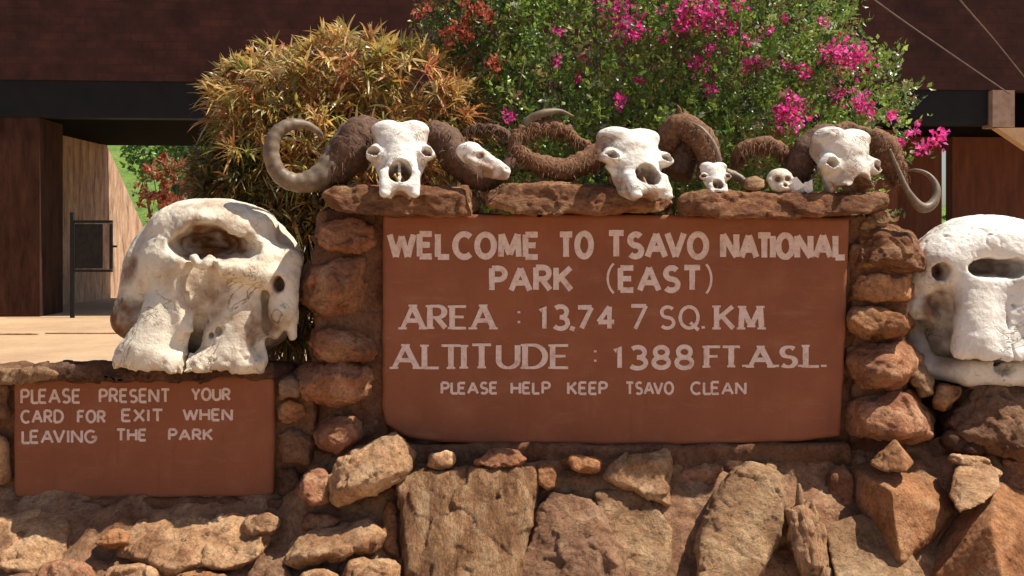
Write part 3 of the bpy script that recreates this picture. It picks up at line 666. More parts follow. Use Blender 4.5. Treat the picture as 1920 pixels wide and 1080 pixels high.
def panel(parent, outl, d0, d1, mat, seed):
    """painted slab with softly rounded edges"""
    o = np.array(outl, float)
    def f(X, Y, Z):
        px = X / d0 * FP + 960; py = HY - (Z - CZ) / d0 * FP
        n = len(o); dmin = np.full(X.shape, 1e9, np.float32); ins = np.zeros(X.shape, bool)
        for i in range(n):
            a, b = o[i], o[(i + 1) % n]; e = b - a
            wx, wy = px - a[0], py - a[1]; t = np.clip((wx * e[0] + wy * e[1]) / (e @ e), 0, 1)
            dmin = np.minimum(dmin, np.hypot(wx - t * e[0], wy - t * e[1]))
            c = ((a[1] <= py) & (b[1] > py)) | ((b[1] <= py) & (a[1] > py))
            ins ^= c & (px < a[0] + (py - a[1]) / (e[1] if abs(e[1]) > 1e-9 else 1e-9) * e[0])
        s = np.where(ins, -dmin, dmin) * d0 / FP + 0.012 + 0.002 * vnoise(X * 14, Y, Z * 14, seed)
        v = np.abs(Y - (d0 + d1) / 2) - (d1 - d0) / 2 + 0.012
        return np.minimum(np.maximum(s, v), 0) + np.hypot(np.maximum(s, 0), np.maximum(v, 0)) - 0.012
    lo = P(o[:, 0].min(), o[:, 1].max(), d0); hi = P(o[:, 0].max(), o[:, 1].min(), d0)
    V, F = surfnets(f, (lo[0], d0, lo[2]), (hi[0], d1, hi[2]), 0.009)
    return link('panel', V, F, mat, parent)
DS = 3.90
sg = thing('welcome_sign', P(1150, 833, 3.93), 'big red brown sign with white painted WELCOME lettering', 'sign')
pn = panel(sg, [(717, 402), (1150, 402), (1594, 408), (1587, 620), (1577, 818), (1500, 829), (1350, 834), (1000, 834), (830, 831), (760, 820), (722, 795), (716, 760)], DS, DS + 0.07, M['sign'], 3)
LD = DS - 0.0012
def line(name, parent, words, d):
    for wd in words:
        V, F = [], []; kw = wd[6] if len(wd) > 6 else {}
        word(*wd[:6], d, V, F, **kw)
        link(name, V, F, M['paint'], parent, smooth=False)
line('painted_word', pn, [('WELCOME', 725, 1014, 433, 487, 11.3), ('TO', 1044, 1114, 433, 487, 11.3), ('TSAVO', 1136, 1330, 433, 487, 11.3), ('NATIONAL', 1350, 1590, 435, 488, 11.6)], LD)
line('painted_word', pn, [('PARK', 917, 1076, 497, 549, 10.5), ('(', 1136, 1154, 492, 553, 4.5), ('EAST', 1158, 1318, 497, 549, 10.5), (')', 1321, 1337, 492, 553, 4.5)], LD)
SF = {'serif': True}
line('painted_word', pn, [('AREA', 750, 930, 569, 620, 9.4, SF), (':', 969, 977, 568, 618, 5), ('13,74', 1008, 1155, 571, 620, 8.8), ('7', 1180, 1215, 571, 620, 7), ('SQ.', 1236, 1324, 571, 618, 6.5), ('KM', 1339, 1434, 570, 620, 9, SF)], LD)
line('painted_word', pn, [('ALTITUDE', 734, 1070, 643, 694, 9.4, SF), (':', 1112, 1120, 640, 690, 5), ('1388', 1148, 1302, 646, 694, 8.8), ('FT.A.S.L.', 1320, 1552, 645, 692, 9.4, SF)], LD)
line('painted_word', pn, [('PLEASE', 826, 934, 715, 740, 4.9), ('HELP', 957, 1033, 715, 740, 4.9), ('KEEP', 1063, 1140, 715, 741, 4.9), ('TSAVO', 1172, 1264, 715, 741, 4.7), ('CLEAN', 1294, 1400, 715, 741, 4.7)], LD)
D2 = 3.875
s2 = thing('exit_notice_sign', P(268, 935, 3.9), 'smaller red brown notice asking for the card on exit', 'sign')
pn2 = panel(s2, [(24, 712), (36, 707), (300, 704), (500, 702), (512, 712), (514, 800), (513, 926), (506, 932), (300, 935), (50, 937), (28, 934), (24, 920)], D2, D2 + 0.06, M['sign'], 4)
L2 = D2 - 0.0012
line('painted_word', pn2, [('PLEASE', 38, 152, 729, 758, 4.9, {'slope': -.01}), ('PRESENT', 185, 320, 728, 756, 4.9), ('YOUR', 358, 433, 727, 752, 4.9)], L2)
line('painted_word', pn2, [('CARD', 38, 120, 768, 795, 4.9, {'slope': -.01}), ('FOR', 144, 199, 768, 794, 4.9), ('EXIT', 227, 307, 766, 792, 4.9), ('WHEN', 342, 437, 765, 790, 4.9)], L2)
line('painted_word', pn2, [('LEAVING', 40, 181, 806, 833, 4.9, {'slope': -.01}), ('THE', 217, 276, 803, 828, 4.9), ('PARK', 315, 400, 803, 827, 4.9)], L2)

# ------------------------------------------------------------------ skulls
BROWN = np.array([0.27, 0.125, 0.055])  # bone stain, darkened to put shade into the skull hollows
def stain_shade_cols(V, spots, seed, f=0.05, base=0.0):
    """white = clean bone; brown stain, plus shade painted into hollows, where spots [(x, y, z, r, strength)] say"""
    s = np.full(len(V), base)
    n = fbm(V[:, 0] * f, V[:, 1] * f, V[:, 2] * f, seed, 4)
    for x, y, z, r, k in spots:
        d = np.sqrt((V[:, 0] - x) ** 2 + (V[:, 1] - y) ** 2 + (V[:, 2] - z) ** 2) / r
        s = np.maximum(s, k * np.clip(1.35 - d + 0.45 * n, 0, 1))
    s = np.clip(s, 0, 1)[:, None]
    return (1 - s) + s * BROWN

def elephant(V_label, cx, by, d0, kind):
    """front view in photograph pixels at distance d0: x right, y away, z up from row by"""
    right = kind == 'white'
    def f(X, Y, Z):
        if right:
            v = ell(X, Y, Z, (48, 55, 160), (157, 165, 131))
            v = smin(v, ell(X, Y, Z, (0, -24, 232), (104, 84, 50)), 44)
            v = smin(v, ell(X, Y, Z, (30, 50, 90), (125, 120, 70)), 20)
            v = smin(v, ell(X, Y, Z, (0, 5, 150), (128, 100, 90)), 20)
            for q in (-1, 1):
                v = smin(v, ell(X, Y, Z, (q * 78, -58, 196), (62, 58, 50)), 30)
                v = smin(v, cone(X, Y, Z, (q * 122, -38, 168), 24, (q * 136, -52, 116), 23), 22)
                v = smin(v, cone(X, Y, Z, (q * 136, -52, 116), 20, (q * 108, -66, 100), 16), 10)
                v = smin(v, cone(X, Y, Z, (q * 120, -62, 165), 18, (q * 36, -108, 166), 20), 24)
                v = smin(v, cone(X, Y, Z, (q * 40, -98, 165), 40, (q * 52, -122, 60), 46, 1.5), 12)
                v = smin(v, cone(X, Y, Z, (q * 76, -130, 34), 17, (q * 8, -138, 30), 18), 22)
                v = smax(v, -ell(X, Y, Z, (q * 103, -115, 120), (17, 50, 30)), 10)
                v = smax(v, -ell(X, Y, Z, (q * 106, -95, 184), (14, 50, 18)), 8)
            hn = fbm(X * .035, Y * .02, Z * .035, 48, 3)
            v = smax(v, -(ell(X, Y, Z, (0, -112, 190), (64, 92, 19)) + 5 * hn), 5)
            v = smax(v, -cone(X, Y, Z, (-106, -110, 84), 15, (-112, -80, 30), 24), 8)
            v = smax(v, -cone(X, Y, Z, (106, -110, 84), 15, (112, -80, 30), 24), 8)
            v = v + 0 * X
            v = smin(v, cone(X, Y, Z, (0, -100, 140), 34, (0, -122, 50), 34, 1.4), 14)
            v = smin(v, ell(X, Y, Z, (20, 10, 50), (112, 92, 62)), 10)
            v = smax(v, np.where(Y < -60, 25 - Z + 4 * fbm(X * .08, Y * .08, Z * .08, 46, 3), -50.0), 5)
            v = smax(v, -ell(X, Y, Z, (0, -185, 90), (2.8, 54, 110)), 2)
            v = smax(v, -ell(X, Y, Z, (14, -150, 122), (7, 30, 6)), 3)
        else:
            v = ell(X, Y, Z, (-29, 55, 172), (176, 170, 149))
            v = smin(v, ell(X, Y, Z, (-72, -60, 205), (62, 58, 46)), 26)
            v = smin(v, ell(X, Y, Z, (72, -60, 205), (62, 58, 46)), 26)
            v = smin(v, ell(X, Y, Z, (-6, -30, 268), (120, 82, 52)), 34)             # forehead
            v = smin(v, ell(X, Y, Z, (-20, 50, 80), (145, 125, 80)), 20)
            v = smin(v, cone(X, Y, Z, (-138, -40, 200), 28, (-150, -66, 92), 38), 26)  # cheekbones
            v = smin(v, cone(X, Y, Z, (136, -48, 200), 30, (138, -74, 108), 27), 22)
            v = smin(v, cone(X, Y, Z, (138, -74, 106), 20, (124, -84, 66), 11), 10)
            v = smin(v, cone(X, Y, Z, (150, -64, 100), 15, (154, -72, 60), 7), 8)
            v = smin(v, cone(X, Y, Z, (-122, -66, 166), 22, (-34, -114, 200), 24), 26)  # ridges below the eyes
            v = smin(v, cone(X, Y, Z, (126, -78, 168), 21, (36, -132, 198), 22), 18)
            # tusk sockets, flaring at the lower end
            v = smin(v, cone(X, Y, Z, (-50, -84, 180), 38, (-90, -126, 34), 60, 1.6), 16)
            v = smin(v, cone(X, Y, Z, (48, -78, 180), 40, (48, -92, 34), 60, 1.6), 16)
            v = smin(v, cone(X, Y, Z, (-134, -128, 20), 22, (-50, -140, 10), 26), 26)
            v = smin(v, cone(X, Y, Z, (84, -98, 14), 22, (2, -116, 10), 26), 26)
            rg = fbm(X * .09, Y * .09, Z * .09, 45, 3)
            v = v + 3.5 * rg * np.clip((46 - Z) / 40, 0, 1)
            v = smax(v, 3 - Z + 5 * rg + np.where(X > -27, -.05 * (X + 27), .06 * (-27 - X)) * 1.0, 5)   # broken lower edge
            v = smin(v, cone(X, Y, Z, (-50, -112, 196), 17, (-34, -128, 78), 17), 12)
            hn = fbm(X * .035, Y * .02, Z * .035, 47, 3)
            v = smax(v, -(ell(X, Y, Z, (-6, -114, 234), (66, 100, 27)) + 6 * hn), 7)
            v = smax(v, -(ell(X, Y, Z, (58, -122, 224), (44, 56, 22)) + 5 * hn), 16)
            v = smin(v, cone(X, Y, Z, (-40, -40, 222), 9, (30, -30, 214), 7), 6)           # nose opening
            v = smax(v, -ell(X, Y, Z, (0, -122, 258), (36, 60, 18)), 14)
            v = smax(v, -cone(X, Y, Z, (0, -146, 186), 36, (2, -140, 112), 33), 8)   # trough below the nose
            v = smin(v, cone(X, Y, Z, (-14, -124, 208), 9, (-6, -130, 198), 10), 8)
            v = smin(v, cone(X, Y, Z, (14, -124, 208), 9, (8, -130, 198), 10), 8)
            for q in [(-8, -122, 78, 7), (12, -120, 66, 6), (28, -128, 74, 8), (-22, -132, 68, 5), (2, -120, 90, 5)]:
                v = smax(v, -ell(X, Y, Z, q[:3], (q[3], 26, q[3] * 1.2)), 2)
            v = smax(v, -ell(X, Y, Z, (-27, -190, 26), (2.6, 90, 40)), 2)              # split between the sockets
            v = smax(v, -cone(X, Y, Z, (104, -122, 136), 13, (108, -112, 46), 24), 8)
            v = smax(v, -cone(X, Y, Z, (-118, -125, 120), 9, (-124, -112, 66), 13), 10)
            v = smax(v, -ell(X, Y, Z, (131, -110, 160), (13, 70, 18)), 5)            # eye hole
        v = v + 2.4 * fbm(X * 0.03, Y * 0.03, Z * 0.03, 41, 4) + 0.9 * vnoise(X * 0.2, Y * 0.2, Z * 0.2, 9)
        v = v + 2.6 * np.clip(1 - np.abs(fbm(X * .022, Y * .022, Z * .022, 61, 2)) * 16, 0, 1) * (vnoise(X * .012, Y * .012, Z * .012, 62) > -.15)
        return v
    dr = d0 - 0.17; s = dr / FP; base = P(cx, by, dr); base[1] = d0
    V, F = surfnets(f, (-225, -215, -14), (225, 240, 330), 3.2)
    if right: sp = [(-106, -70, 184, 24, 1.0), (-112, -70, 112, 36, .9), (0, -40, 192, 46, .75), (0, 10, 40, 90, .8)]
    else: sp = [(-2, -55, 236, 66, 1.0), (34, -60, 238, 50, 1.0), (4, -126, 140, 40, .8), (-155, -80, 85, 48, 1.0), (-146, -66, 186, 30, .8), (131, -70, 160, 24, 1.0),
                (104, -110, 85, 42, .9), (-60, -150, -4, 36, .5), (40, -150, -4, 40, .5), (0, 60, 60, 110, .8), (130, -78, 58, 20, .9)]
    c = stain_shade_cols(V, sp, 51)  # brown stain plus painted shade in nose, eye and cheek hollows
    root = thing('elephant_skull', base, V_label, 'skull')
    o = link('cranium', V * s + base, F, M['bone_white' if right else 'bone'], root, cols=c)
    if right:
        def g(X, Y, Z):
            v = 1e9
            for sx in (-1, 1):
                q = cone(X, Y, Z, (sx * 112, 30, 70), 18, (sx * 110, -40, 2), 20)
                q = smin(q, cone(X, Y, Z, (sx * 110, -40, 2), 20, (sx * 52, -92, -6), 23), 14)
                q = smin(q, cone(X, Y, Z, (sx * 52, -92, -6), 23, (0, -104, -6), 21), 12)
                v = q if isinstance(v, float) else smin(v, q, 12)
            v = smax(v, -ell(X, Y, Z, (0, -128, 8), (18, 40, 14)), 8)
            return v + 2.0 * fbm(X * 0.04, Y * 0.04, Z * 0.04, 71, 3)
        V, F = surfnets(g, (-165, -225, -75), (165, 115, 165), 3.8)
        link('lower_jaw', V * s + base, F, M['bone_white'], root, cols=stain_shade_cols(V, [(-90, -80, 20, 30, .6)], 61))
    return root
elephant('weathered cream elephant skull with brown nose hole on the low wall', 392, 692, 4.02, 'old')
elephant('bleached white elephant skull with lower jaw beside the right pillar', 1863, 692, 4.18, 'white')

def rotm(yaw, pitch, roll):
    a, b, c = map(math.radians, (yaw, pitch, roll))
    Rz = np.array([[math.cos(a), -math.sin(a), 0], [math.sin(a), math.cos(a), 0], [0, 0, 1]])
    Rx = np.array([[1, 0, 0], [0, math.cos(b), -math.sin(b)], [0, math.sin(b), math.cos(b)]])
    Ry = np.array([[math.cos(c), 0, math.sin(c)], [0, 1, 0], [-math.sin(c), 0, math.cos(c)]])
    return Ry @ Rz @ Rx
def bovid_geo(seed, broken=False, h=3.0, narrow=1.0):
    def f(X, Y, Z):
        X = X / narrow
        v = ell(X, Y, Z, (0, 30, 62), (60, 48, 46))
        for s in (-1, 1): v = smin(v, ell(X, Y, Z, (s * 28, 12, 84), (37, 34, 32)), 12)
        v = smin(v, cone(X, Y, Z, (0, 30, 45), 48, (0, 42, -104), 40), 22)
        v = smin(v, cone(X, Y, Z, (-28, 16, -114), 9, (28, 16, -114), 9), 7)
        for s in (-1, 1):
            v = smin(v, ell(X, Y, Z, (s * 56, 17, 0), (21, 22, 23)), 13)
            v = smin(v, cone(X, Y, Z, (s * 52, 36, -2), 13, (s * 33, 44, -62), 12), 10)
            v = smin(v, cone(X, Y, Z, (s * 50, 20, 30), 12, (s * 58, 4, 14), 8), 10)
            v = smin(v, cone(X, Y, Z, (s * 34, 14, -70), 12, (s * 32, 22, -138), 11), 12)
            v = smin(v, cone(X, Y, Z, (s * 28, 60, -26), 12, (s * 27, 62, -100), 12), 10)
        v = smin(v, cone(X, Y, Z, (0, 6, 0), 13, (0, 2, -34), 9), 12)
        for s in (-1, 1): v = smax(v, -ell(X, Y, Z, (s * 58, 26, 0), (13, 74, 15)), 3)
        v = smax(v, -ell(X, Y, Z, (0, 22, -70), (26, 62, 40)), 4)
        sept = np.maximum(np.maximum(np.abs(X + 1) - 2.5, np.abs(Z + 70) - 40), np.abs(Y - 40) - 22)
        v = np.minimum(v, sept)
        v = smax(v, -ell(X, Y, Z, (0, 40, -140), (18, 50, 17)), 5)
        v = smax(v, -ell(X, Y, Z, (0, 88, -70), (22, 40, 60)), 8)
        for s in (-1, 1): v = smax(v, -ell(X, Y, Z, (s * 18, -2, 40), (4, 7, 4)), 3)
        if broken:
            cut = -(Z + 62 + 10 * vnoise(X * .06, Y * .06, Z * 0, 5))
            v = smax(v, cut, 4)
            v = smax(v, -ell(X, Y, Z, (6, 40, -70), (34, 44, 52)), 5)
        return v + 1.4 * fbm(X * 0.06, Y * 0.06, Z * 0.06, seed, 4)
    return surfnets(f, (-85 * narrow, -40, -155), (85 * narrow, 115, 125), h)
def bovid(root, box, d0, yaw, pitch, roll, seed, stain_shade, broken=False, h=3.0, narrow=1.0, mat='bone_white', name='cranium', base=0.06):
    """box = x0, y0, x1, y1 of the skull as seen, in photograph pixels at distance d0"""
    V, F = bovid_geo(seed, broken, h, narrow); c = stain_shade_cols(V, stain_shade, seed, base=base)  # stain, with shade painted into the eye and nose holes
    V = V @ rotm(yaw, pitch, roll).T
    lo, hi = V.min(0), V.max(0); sx = (box[2] - box[0]) / (hi[0] - lo[0]); sz = (box[3] - box[1]) / (hi[2] - lo[2])
    V = (V - (lo + hi) / 2) * [sx, (sx + sz) / 2, sz]
    return link(name, V * d0 / FP + P((box[0] + box[2]) / 2, (box[1] + box[3]) / 2, d0), F, M[mat], root, cols=c)
def horn(root, pts, radii, d0, mat, name='horn', fray=0, rough=0.0, seed=0, seg=16, flen=(5, 15), ridge=0.0):
    """pts (px, py, depth offset in m)"""
    W = spline([P(a, b, d0 + c) for a, b, c in pts], 10)
    R = np.interp(np.linspace(0, 1, len(W)), np.linspace(0, 1, len(radii)), radii) * d0 / FP
    V, F = tube(W, R, seg, rough, seed, ridge=ridge); parts = [(V, F)]
    if fray:
        rr = random.Random(seed); s = d0 / FP
        T = np.gradient(W, axis=0); T /= np.linalg.norm(T, axis=1, keepdims=True) + 1e-9
        bV, bF = [], []
        for _ in range(fray):
            i = rr.randrange(1, len(W) - 1); t = T[i]
            rnd = np.array([rr.gauss(0, 1), rr.gauss(0, 1), rr.gauss(0, 1)]); o = rnd - t * (rnd @ t); o /= np.linalg.norm(o) + 1e-9
            p0 = W[i] + o * R[i] * rr.uniform(.8, 1.02) + t * rr.uniform(-.5, .5) * s * 6
            L = rr.uniform(*flen) * s
            d = t * rr.uniform(-.7, .7) + o * rr.uniform(.1, .45) + np.array([0, -.15, -.6]); d /= np.linalg.norm(d)
            sd = np.cross(d, o); sd /= np.linalg.norm(sd) + 1e-9; wv = rr.uniform(.5, 1.1) * s
            m = p0 + d * L * .5 + o * L * .08; e = p0 + d * L + np.array([0, 0, -L * .2]); k = len(bV)
            bV += [p0 - sd * wv, p0 + sd * wv, m + sd * wv * .8, m - sd * wv * .8, e]
            bF += [(k, k + 1, k + 2, k + 3), (k + 3, k + 2, k + 4)]
        parts.append((bV, bF))
    V, F = join(parts)
    return link(name, V, F, M[mat], root)

G2 = 'buffalo skulls in a row on top of the sign'
# first buffalo skull
b1 = thing('buffalo_skull', P(755, 372, 3.9), 'white buffalo skull with big curled grey horn above the left capstone', 'skull', G2)
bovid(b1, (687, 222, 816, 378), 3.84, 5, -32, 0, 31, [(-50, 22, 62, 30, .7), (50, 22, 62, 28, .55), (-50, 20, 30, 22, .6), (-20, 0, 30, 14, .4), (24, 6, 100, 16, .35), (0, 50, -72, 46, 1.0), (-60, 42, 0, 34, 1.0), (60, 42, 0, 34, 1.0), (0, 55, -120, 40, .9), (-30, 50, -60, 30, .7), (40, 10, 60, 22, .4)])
horn(b1, [(700, 258, .10), (668, 262, .10), (638, 300, .05), (600, 332, .0), (560, 343, -.03), (525, 328, -.05), (509, 292, -.06), (515, 256, -.05), (540, 235, -.03), (572, 234, .0), (598, 248, .03), (606, 262, .05)],
     [32, 40, 36, 24, 18, 16, 15, 14, 12, 8.5, 5.5, 1.5], 3.92, 'horn', ridge=0.035, seed=3)
horn(b1, [(712, 240, .10), (680, 252, .08), (655, 290, .05), (620, 326, .02), (590, 340, .02)], [20, 38, 42, 26, 14], 3.92, 'horn_dark', 'horn_base', fray=600, rough=.010, seed=4, flen=(6, 18))
horn(b1, [(800, 240, .10), (832, 262, .12), (858, 300, .10), (900, 334, .08), (940, 325, .12), (962, 285, .16), (950, 252, .2), (915, 237, .22), (885, 240, .24), (862, 252, .24)],
     [18, 32, 32, 24, 15, 10, 7.5, 6.5, 5, 1.5], 3.92, 'horn_dark', fray=700, rough=.007, seed=5, flen=(8, 22))
# second
b2 = thing('buffalo_skull', P(1195, 378, 3.9), 'white buffalo skull turned right above the middle capstone', 'skull', G2)
bovid(b2, (1118, 235, 1266, 380), 3.84, 24, -32, 3, 32, [(-46, 26, 62, 40, .8), (-20, -2, 34, 14, .4), (30, -4, 70, 14, .35), (20, 0, 100, 12, .3), (0, 50, -72, 46, 1.0), (-60, 42, 0, 34, 1.0), (60, 42, 0, 34, 1.0), (0, 55, -120, 46, .9), (-30, 50, -90, 30, .5)])
horn(b2, [(1140, 275, .12), (1100, 302, .08), (1055, 318, .04), (1008, 306, .02), (972, 282, .02), (966, 258, .03), (980, 240, .05)], [22, 23, 22, 18, 13, 10, 8], 3.92, 'frayed', fray=1300, rough=.008, seed=6)
horn(b2, [(972, 268, .05), (988, 246, .06), (1015, 238, .08), (1052, 242, .10), (1082, 262, .14), (1118, 280, .18)], [5, 12, 15, 13, 9, 4], 3.92, 'frayed', 'horn_sheath', fray=800, rough=.012, seed=7, flen=(6, 20))
horn(b2, [(978, 248, .06), (992, 226, .06), (1020, 212, .06), (1050, 209, .08), (1076, 218, .10)], [9, 9, 7.5, 5, 1.2], 3.92, 'horn', 'horn_tip', seed=8)
horn(b2, [(1248, 280, .14), (1262, 245, .14), (1285, 238, .12), (1315, 262, .08), (1330, 300, .06), (1320, 340, .06)], [18, 26, 26, 26, 24, 16], 3.92, 'frayed', fray=900, rough=.008, seed=9)
horn(b2, [(1270, 330, .14), (1285, 290, .16), (1300, 270, .16)], [26, 30, 20], 3.92, 'horn_dark', 'horn_base', fray=300, rough=.008, seed=10)
horn(b2, [(1284, 226, .08), (1312, 240, .05), (1336, 268, .03), (1348, 300, .02), (1348, 322, .03)], [2, 5, 6, 5, 2], 3.92, 'horn', 'horn_edge', seed=11)
horn(b2, [(1270, 222, .12), (1274, 206, .12), (1269, 196, .13)], [8, 4, 1], 3.92, 'frayed', 'horn_tuft', fray=30, seed=12)
# third
b3 = thing('buffalo_skull', P(1590, 362, 3.9), 'broken buffalo skull with missing snout above the right pillar', 'skull', G2)
bovid(b3, (1520, 238, 1656, 364), 3.88, 28, -24, 3, 33, [(-20, 20, -40, 46, .9), (20, 10, -50, 44, .9), (10, 50, -60, 60, 1.0), (-60, 42, 0, 34, 1.0), (60, 40, 0, 32, 1.0), (-50, 40, 60, 36, .7), (0, -10, 20, 24, .3)], broken=True, base=.25)  # snout spots: orange brown stain with the snout's shade painted in
horn(b3, [(1570, 252, .08), (1540, 258, .08), (1512, 285, .06), (1498, 320, .06), (1505, 348, .08)], [14, 26, 28, 26, 16], 3.92, 'horn_dark', fray=700, rough=.008, seed=13, flen=(6, 18))
horn(b3, [(1565, 243, .08), (1590, 238, .12), (1625, 248, .12)], [9, 9, 10], 3.92, 'frayed', 'horn_boss', fray=220, rough=.005, seed=14, flen=(6, 16))
horn(b3, [(1378, 312, .12), (1384, 288, .12), (1408, 273, .12), (1440, 270, .12), (1466, 284, .12), (1476, 304, .12)], [5, 12, 14, 14, 12, 8], 3.92, 'frayed', 'horn_sheath', fray=600, rough=.006, seed=15, flen=(8, 22))
horn(b3, [(1630, 250, .12), (1660, 278, .10), (1676, 315, .08), (1690, 345, .06)], [16, 26, 24, 12], 3.92, 'frayed', fray=800, rough=.008, seed=16, flen=(6, 18))
horn(b3, [(1668, 280, .04), (1684, 318, .02), (1703, 360, .0), (1728, 389, .0), (1750, 380, .02), (1756, 352, .04), (1742, 329, .06), (1718, 319, .08), (1694, 322, .1)],
     [3, 4, 6, 10, 9, 7, 4.5, 3, 1], 3.92, 'horn', 'horn_tip', seed=17)
# small ones
a1 = thing('antelope_skull', P(1340, 368, 3.88), 'small white antelope skull standing on the right capstone', 'skull')
bovid(a1, (1310, 303, 1371, 369), 3.86, 6, -30, 0, 34, [(0, 30, -74, 40, 1.0), (-60, 36, 0, 36, 1.0), (60, 36, 0, 36, 1.0)], h=4.0)
horn(a1, [(1360, 322, .06), (1380, 330, .06), (1400, 345, .05), (1412, 352, .04)], [7, 8, 7, 3], 3.88, 'horn', seed=18, rough=.003)
a2 = thing('small_skull', P(905, 345, 3.86), 'small pointed skull lying on its side between two buffalo skulls', 'skull')
def wedge(X, Y, Z):
    v = cone(X, Y, Z, (-24, 0, 16), 21, (40, -10, -18), 11, 1.2)
    v = smin(v, ell(X, Y, Z, (-30, 6, 22), (22, 22, 15)), 8)
    v = smin(v, cone(X, Y, Z, (-28, -14, 4), 7, (10, -20, -14), 6), 5)
    v = smin(v, cone(X, Y, Z, (4, -6, -22), 7, (42, -12, -30), 5), 6)
    v = smax(v, -ell(X, Y, Z, (-8, -26, 10), (9, 16, 7)), 3)
    v = smax(v, -ell(X, Y, Z, (46, -24, -14), (9, 12, 5)), 3)
    return v + 1.0 * fbm(X * .1, Y * .1, Z * .1, 77, 3)
V, F = surfnets(wedge, (-58, -36, -42), (60, 40, 44), 2.2)
c = stain_shade_cols(V, [(0, -20, -24, 30, .9), (30, -14, -34, 22, .8), (-8, -18, 10, 10, 1), (-30, -14, -6, 18, .7)], 9, f=.08)
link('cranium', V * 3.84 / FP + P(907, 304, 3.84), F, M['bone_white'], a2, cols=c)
def tiny(X, Y, Z):
    v = ell(X, Y, Z, (0, 8, 26), (24, 26, 20))
    v = smin(v, ell(X, Y, Z, (0, -4, 8), (17, 20, 12)), 8)
    for s in (-1, 1):
        v = smin(v, cone(X, Y, Z, (s * 20, -6, 22), 6, (s * 16, -8, 8), 5), 4)
        v = smax(v, -ell(X, Y, Z, (s * 9.5, -20, 24), (7, 12, 5)), 2)
    v = smax(v, -ell(X, Y, Z, (3, -24, 13), (4, 12, 4)), 2)
    return v + .5 * vnoise(X * .2, Y * .2, Z * .2, 3)
V, F = surfnets(tiny, (-32, -32, -8), (32, 38, 50), 1.6)
c = stain_shade_cols(V, [(-9, -12, 24, 7, 1), (9, -12, 24, 7, 1), (3, -16, 13, 5, 1), (0, -10, -2, 14, .9)], 8, f=.1)
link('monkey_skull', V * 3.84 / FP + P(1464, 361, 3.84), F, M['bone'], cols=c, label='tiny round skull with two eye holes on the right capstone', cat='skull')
rock('rounded grey pebble between antelope skull and tiny skull', [(1390, 350), (1396, 336), (1416, 331), (1434, 338), (1438, 352), (1420, 360), (1398, 359)], 3.84, 3.82, 0.08, 'grey', name='pebble', cat='stone', h=0.004, amp=0.004, chip=0.003)
# crumpled wrapper
rr = np.random.default_rng(3); n = 9
wv = [P(1484 + 5 * i + rr.uniform(-1, 1), 340 + 3 * j + rr.uniform(-2, 2) - 7 * math.sin(i * .9 + j), 3.80 + .004 * j + rr.uniform(-.006, .006)) for j in range(8) for i in range(n)]
wf = [(j * n + i, (j + 1) * n + i, (j + 1) * n + i + 1, j * n + i + 1) for j in range(7) for i in range(n - 1)]
wr = link('plastic_wrapper', wv, wf, M['plastic'], smooth=False, label='crumpled white wrapper with red print beside the tiny skull', cat='litter')
link('print', [np.array(wv[4 * n + i]) + [0, -.003, 0] for i in (1, 2, 3)] + [np.array(wv[5 * n + i]) + [0, -.003, 0] for i in (1, 2, 3)], [(0, 3, 4, 1), (1, 4, 5, 2)], M['plastic_red'], wr, smooth=False)

# ------------------------------------------------------------------ plants
def frames(D, rng):
    D = D / (np.linalg.norm(D, axis=1, keepdims=True) + 1e-9)
    R = rng.normal(size=D.shape); A = np.cross(D, R); A /= np.linalg.norm(A, axis=1, keepdims=True) + 1e-9
    return D, A, np.cross(D, A)
def pick(rng, n, pal):
    pr = np.array([p for p, _ in pal], float); pr /= pr.sum()
    c = np.array([q for _, q in pal])[rng.choice(len(pal), n, p=pr)]
    return c * rng.uniform(.7, 1.25, (n, 1))
def blob_points(rng, n, blobs, shell=0.0):
    """points inside a union of ellipsoids given as (px, py, d, rx px, ry px, rd m); shell > 0 keeps points near the outside"""
    C = np.array([P(a, b, d) for a, b, d, *_ in blobs]); R = np.array([(e * d / FP, g, f * d / FP) for _, _, d, e, f, g in blobs])
    vol = R.prod(1); out = []; nor = []
    while sum(map(len, out)) < n:
        k = rng.choice(len(blobs), 4000, p=vol / vol.sum()); u = rng.normal(size=(4000, 3)); u /= np.linalg.norm(u, axis=1, keepdims=True)
        r = rng.uniform(0, 1, (4000, 1)) ** (1 / 3)
        if shell: r = 1 - (1 - r) * shell
        p = C[k] + R[k] * u * r
        q = np.min(np.linalg.norm((p[:, None] - C[None]) / R[None] + (np.arange(len(C))[None, :, None] == k[:, None, None]) * 1e6, axis=2), axis=1)
        keep = q > (1 - 0.55 * (1 - shell * .6)) if shell else q > 0
        keep |= rng.uniform(size=4000) < .25
        nn = u / R[k]; nn /= np.linalg.norm(nn, axis=1, keepdims=True)
        out.append(p[keep]); nor.append(nn[keep])
    return np.concatenate(out)[:n], np.concatenate(nor)[:n]
def oval_leaves(rng, p, D, L, W, fold=.25):
    """folded four-cornered leaves starting at p and pointing along D"""
    D, A, B = frames(D, rng); n = len(p); L = L[:, None]; W = W[:, None]
    v = np.stack([p, p + D * L * .45 + A * W + B * W * fold, p + D * L + B * L * -.12, p + D * L * .45 - A * W + B * W * fold, p + D * L * .5], 1).reshape(-1, 3)
    o = (np.arange(n) * 5)[:, None]
    f = np.concatenate([o + [0, 1, 4], o + [1, 2, 4], o + [2, 3, 4], o + [3, 0, 4]])
    return v, f
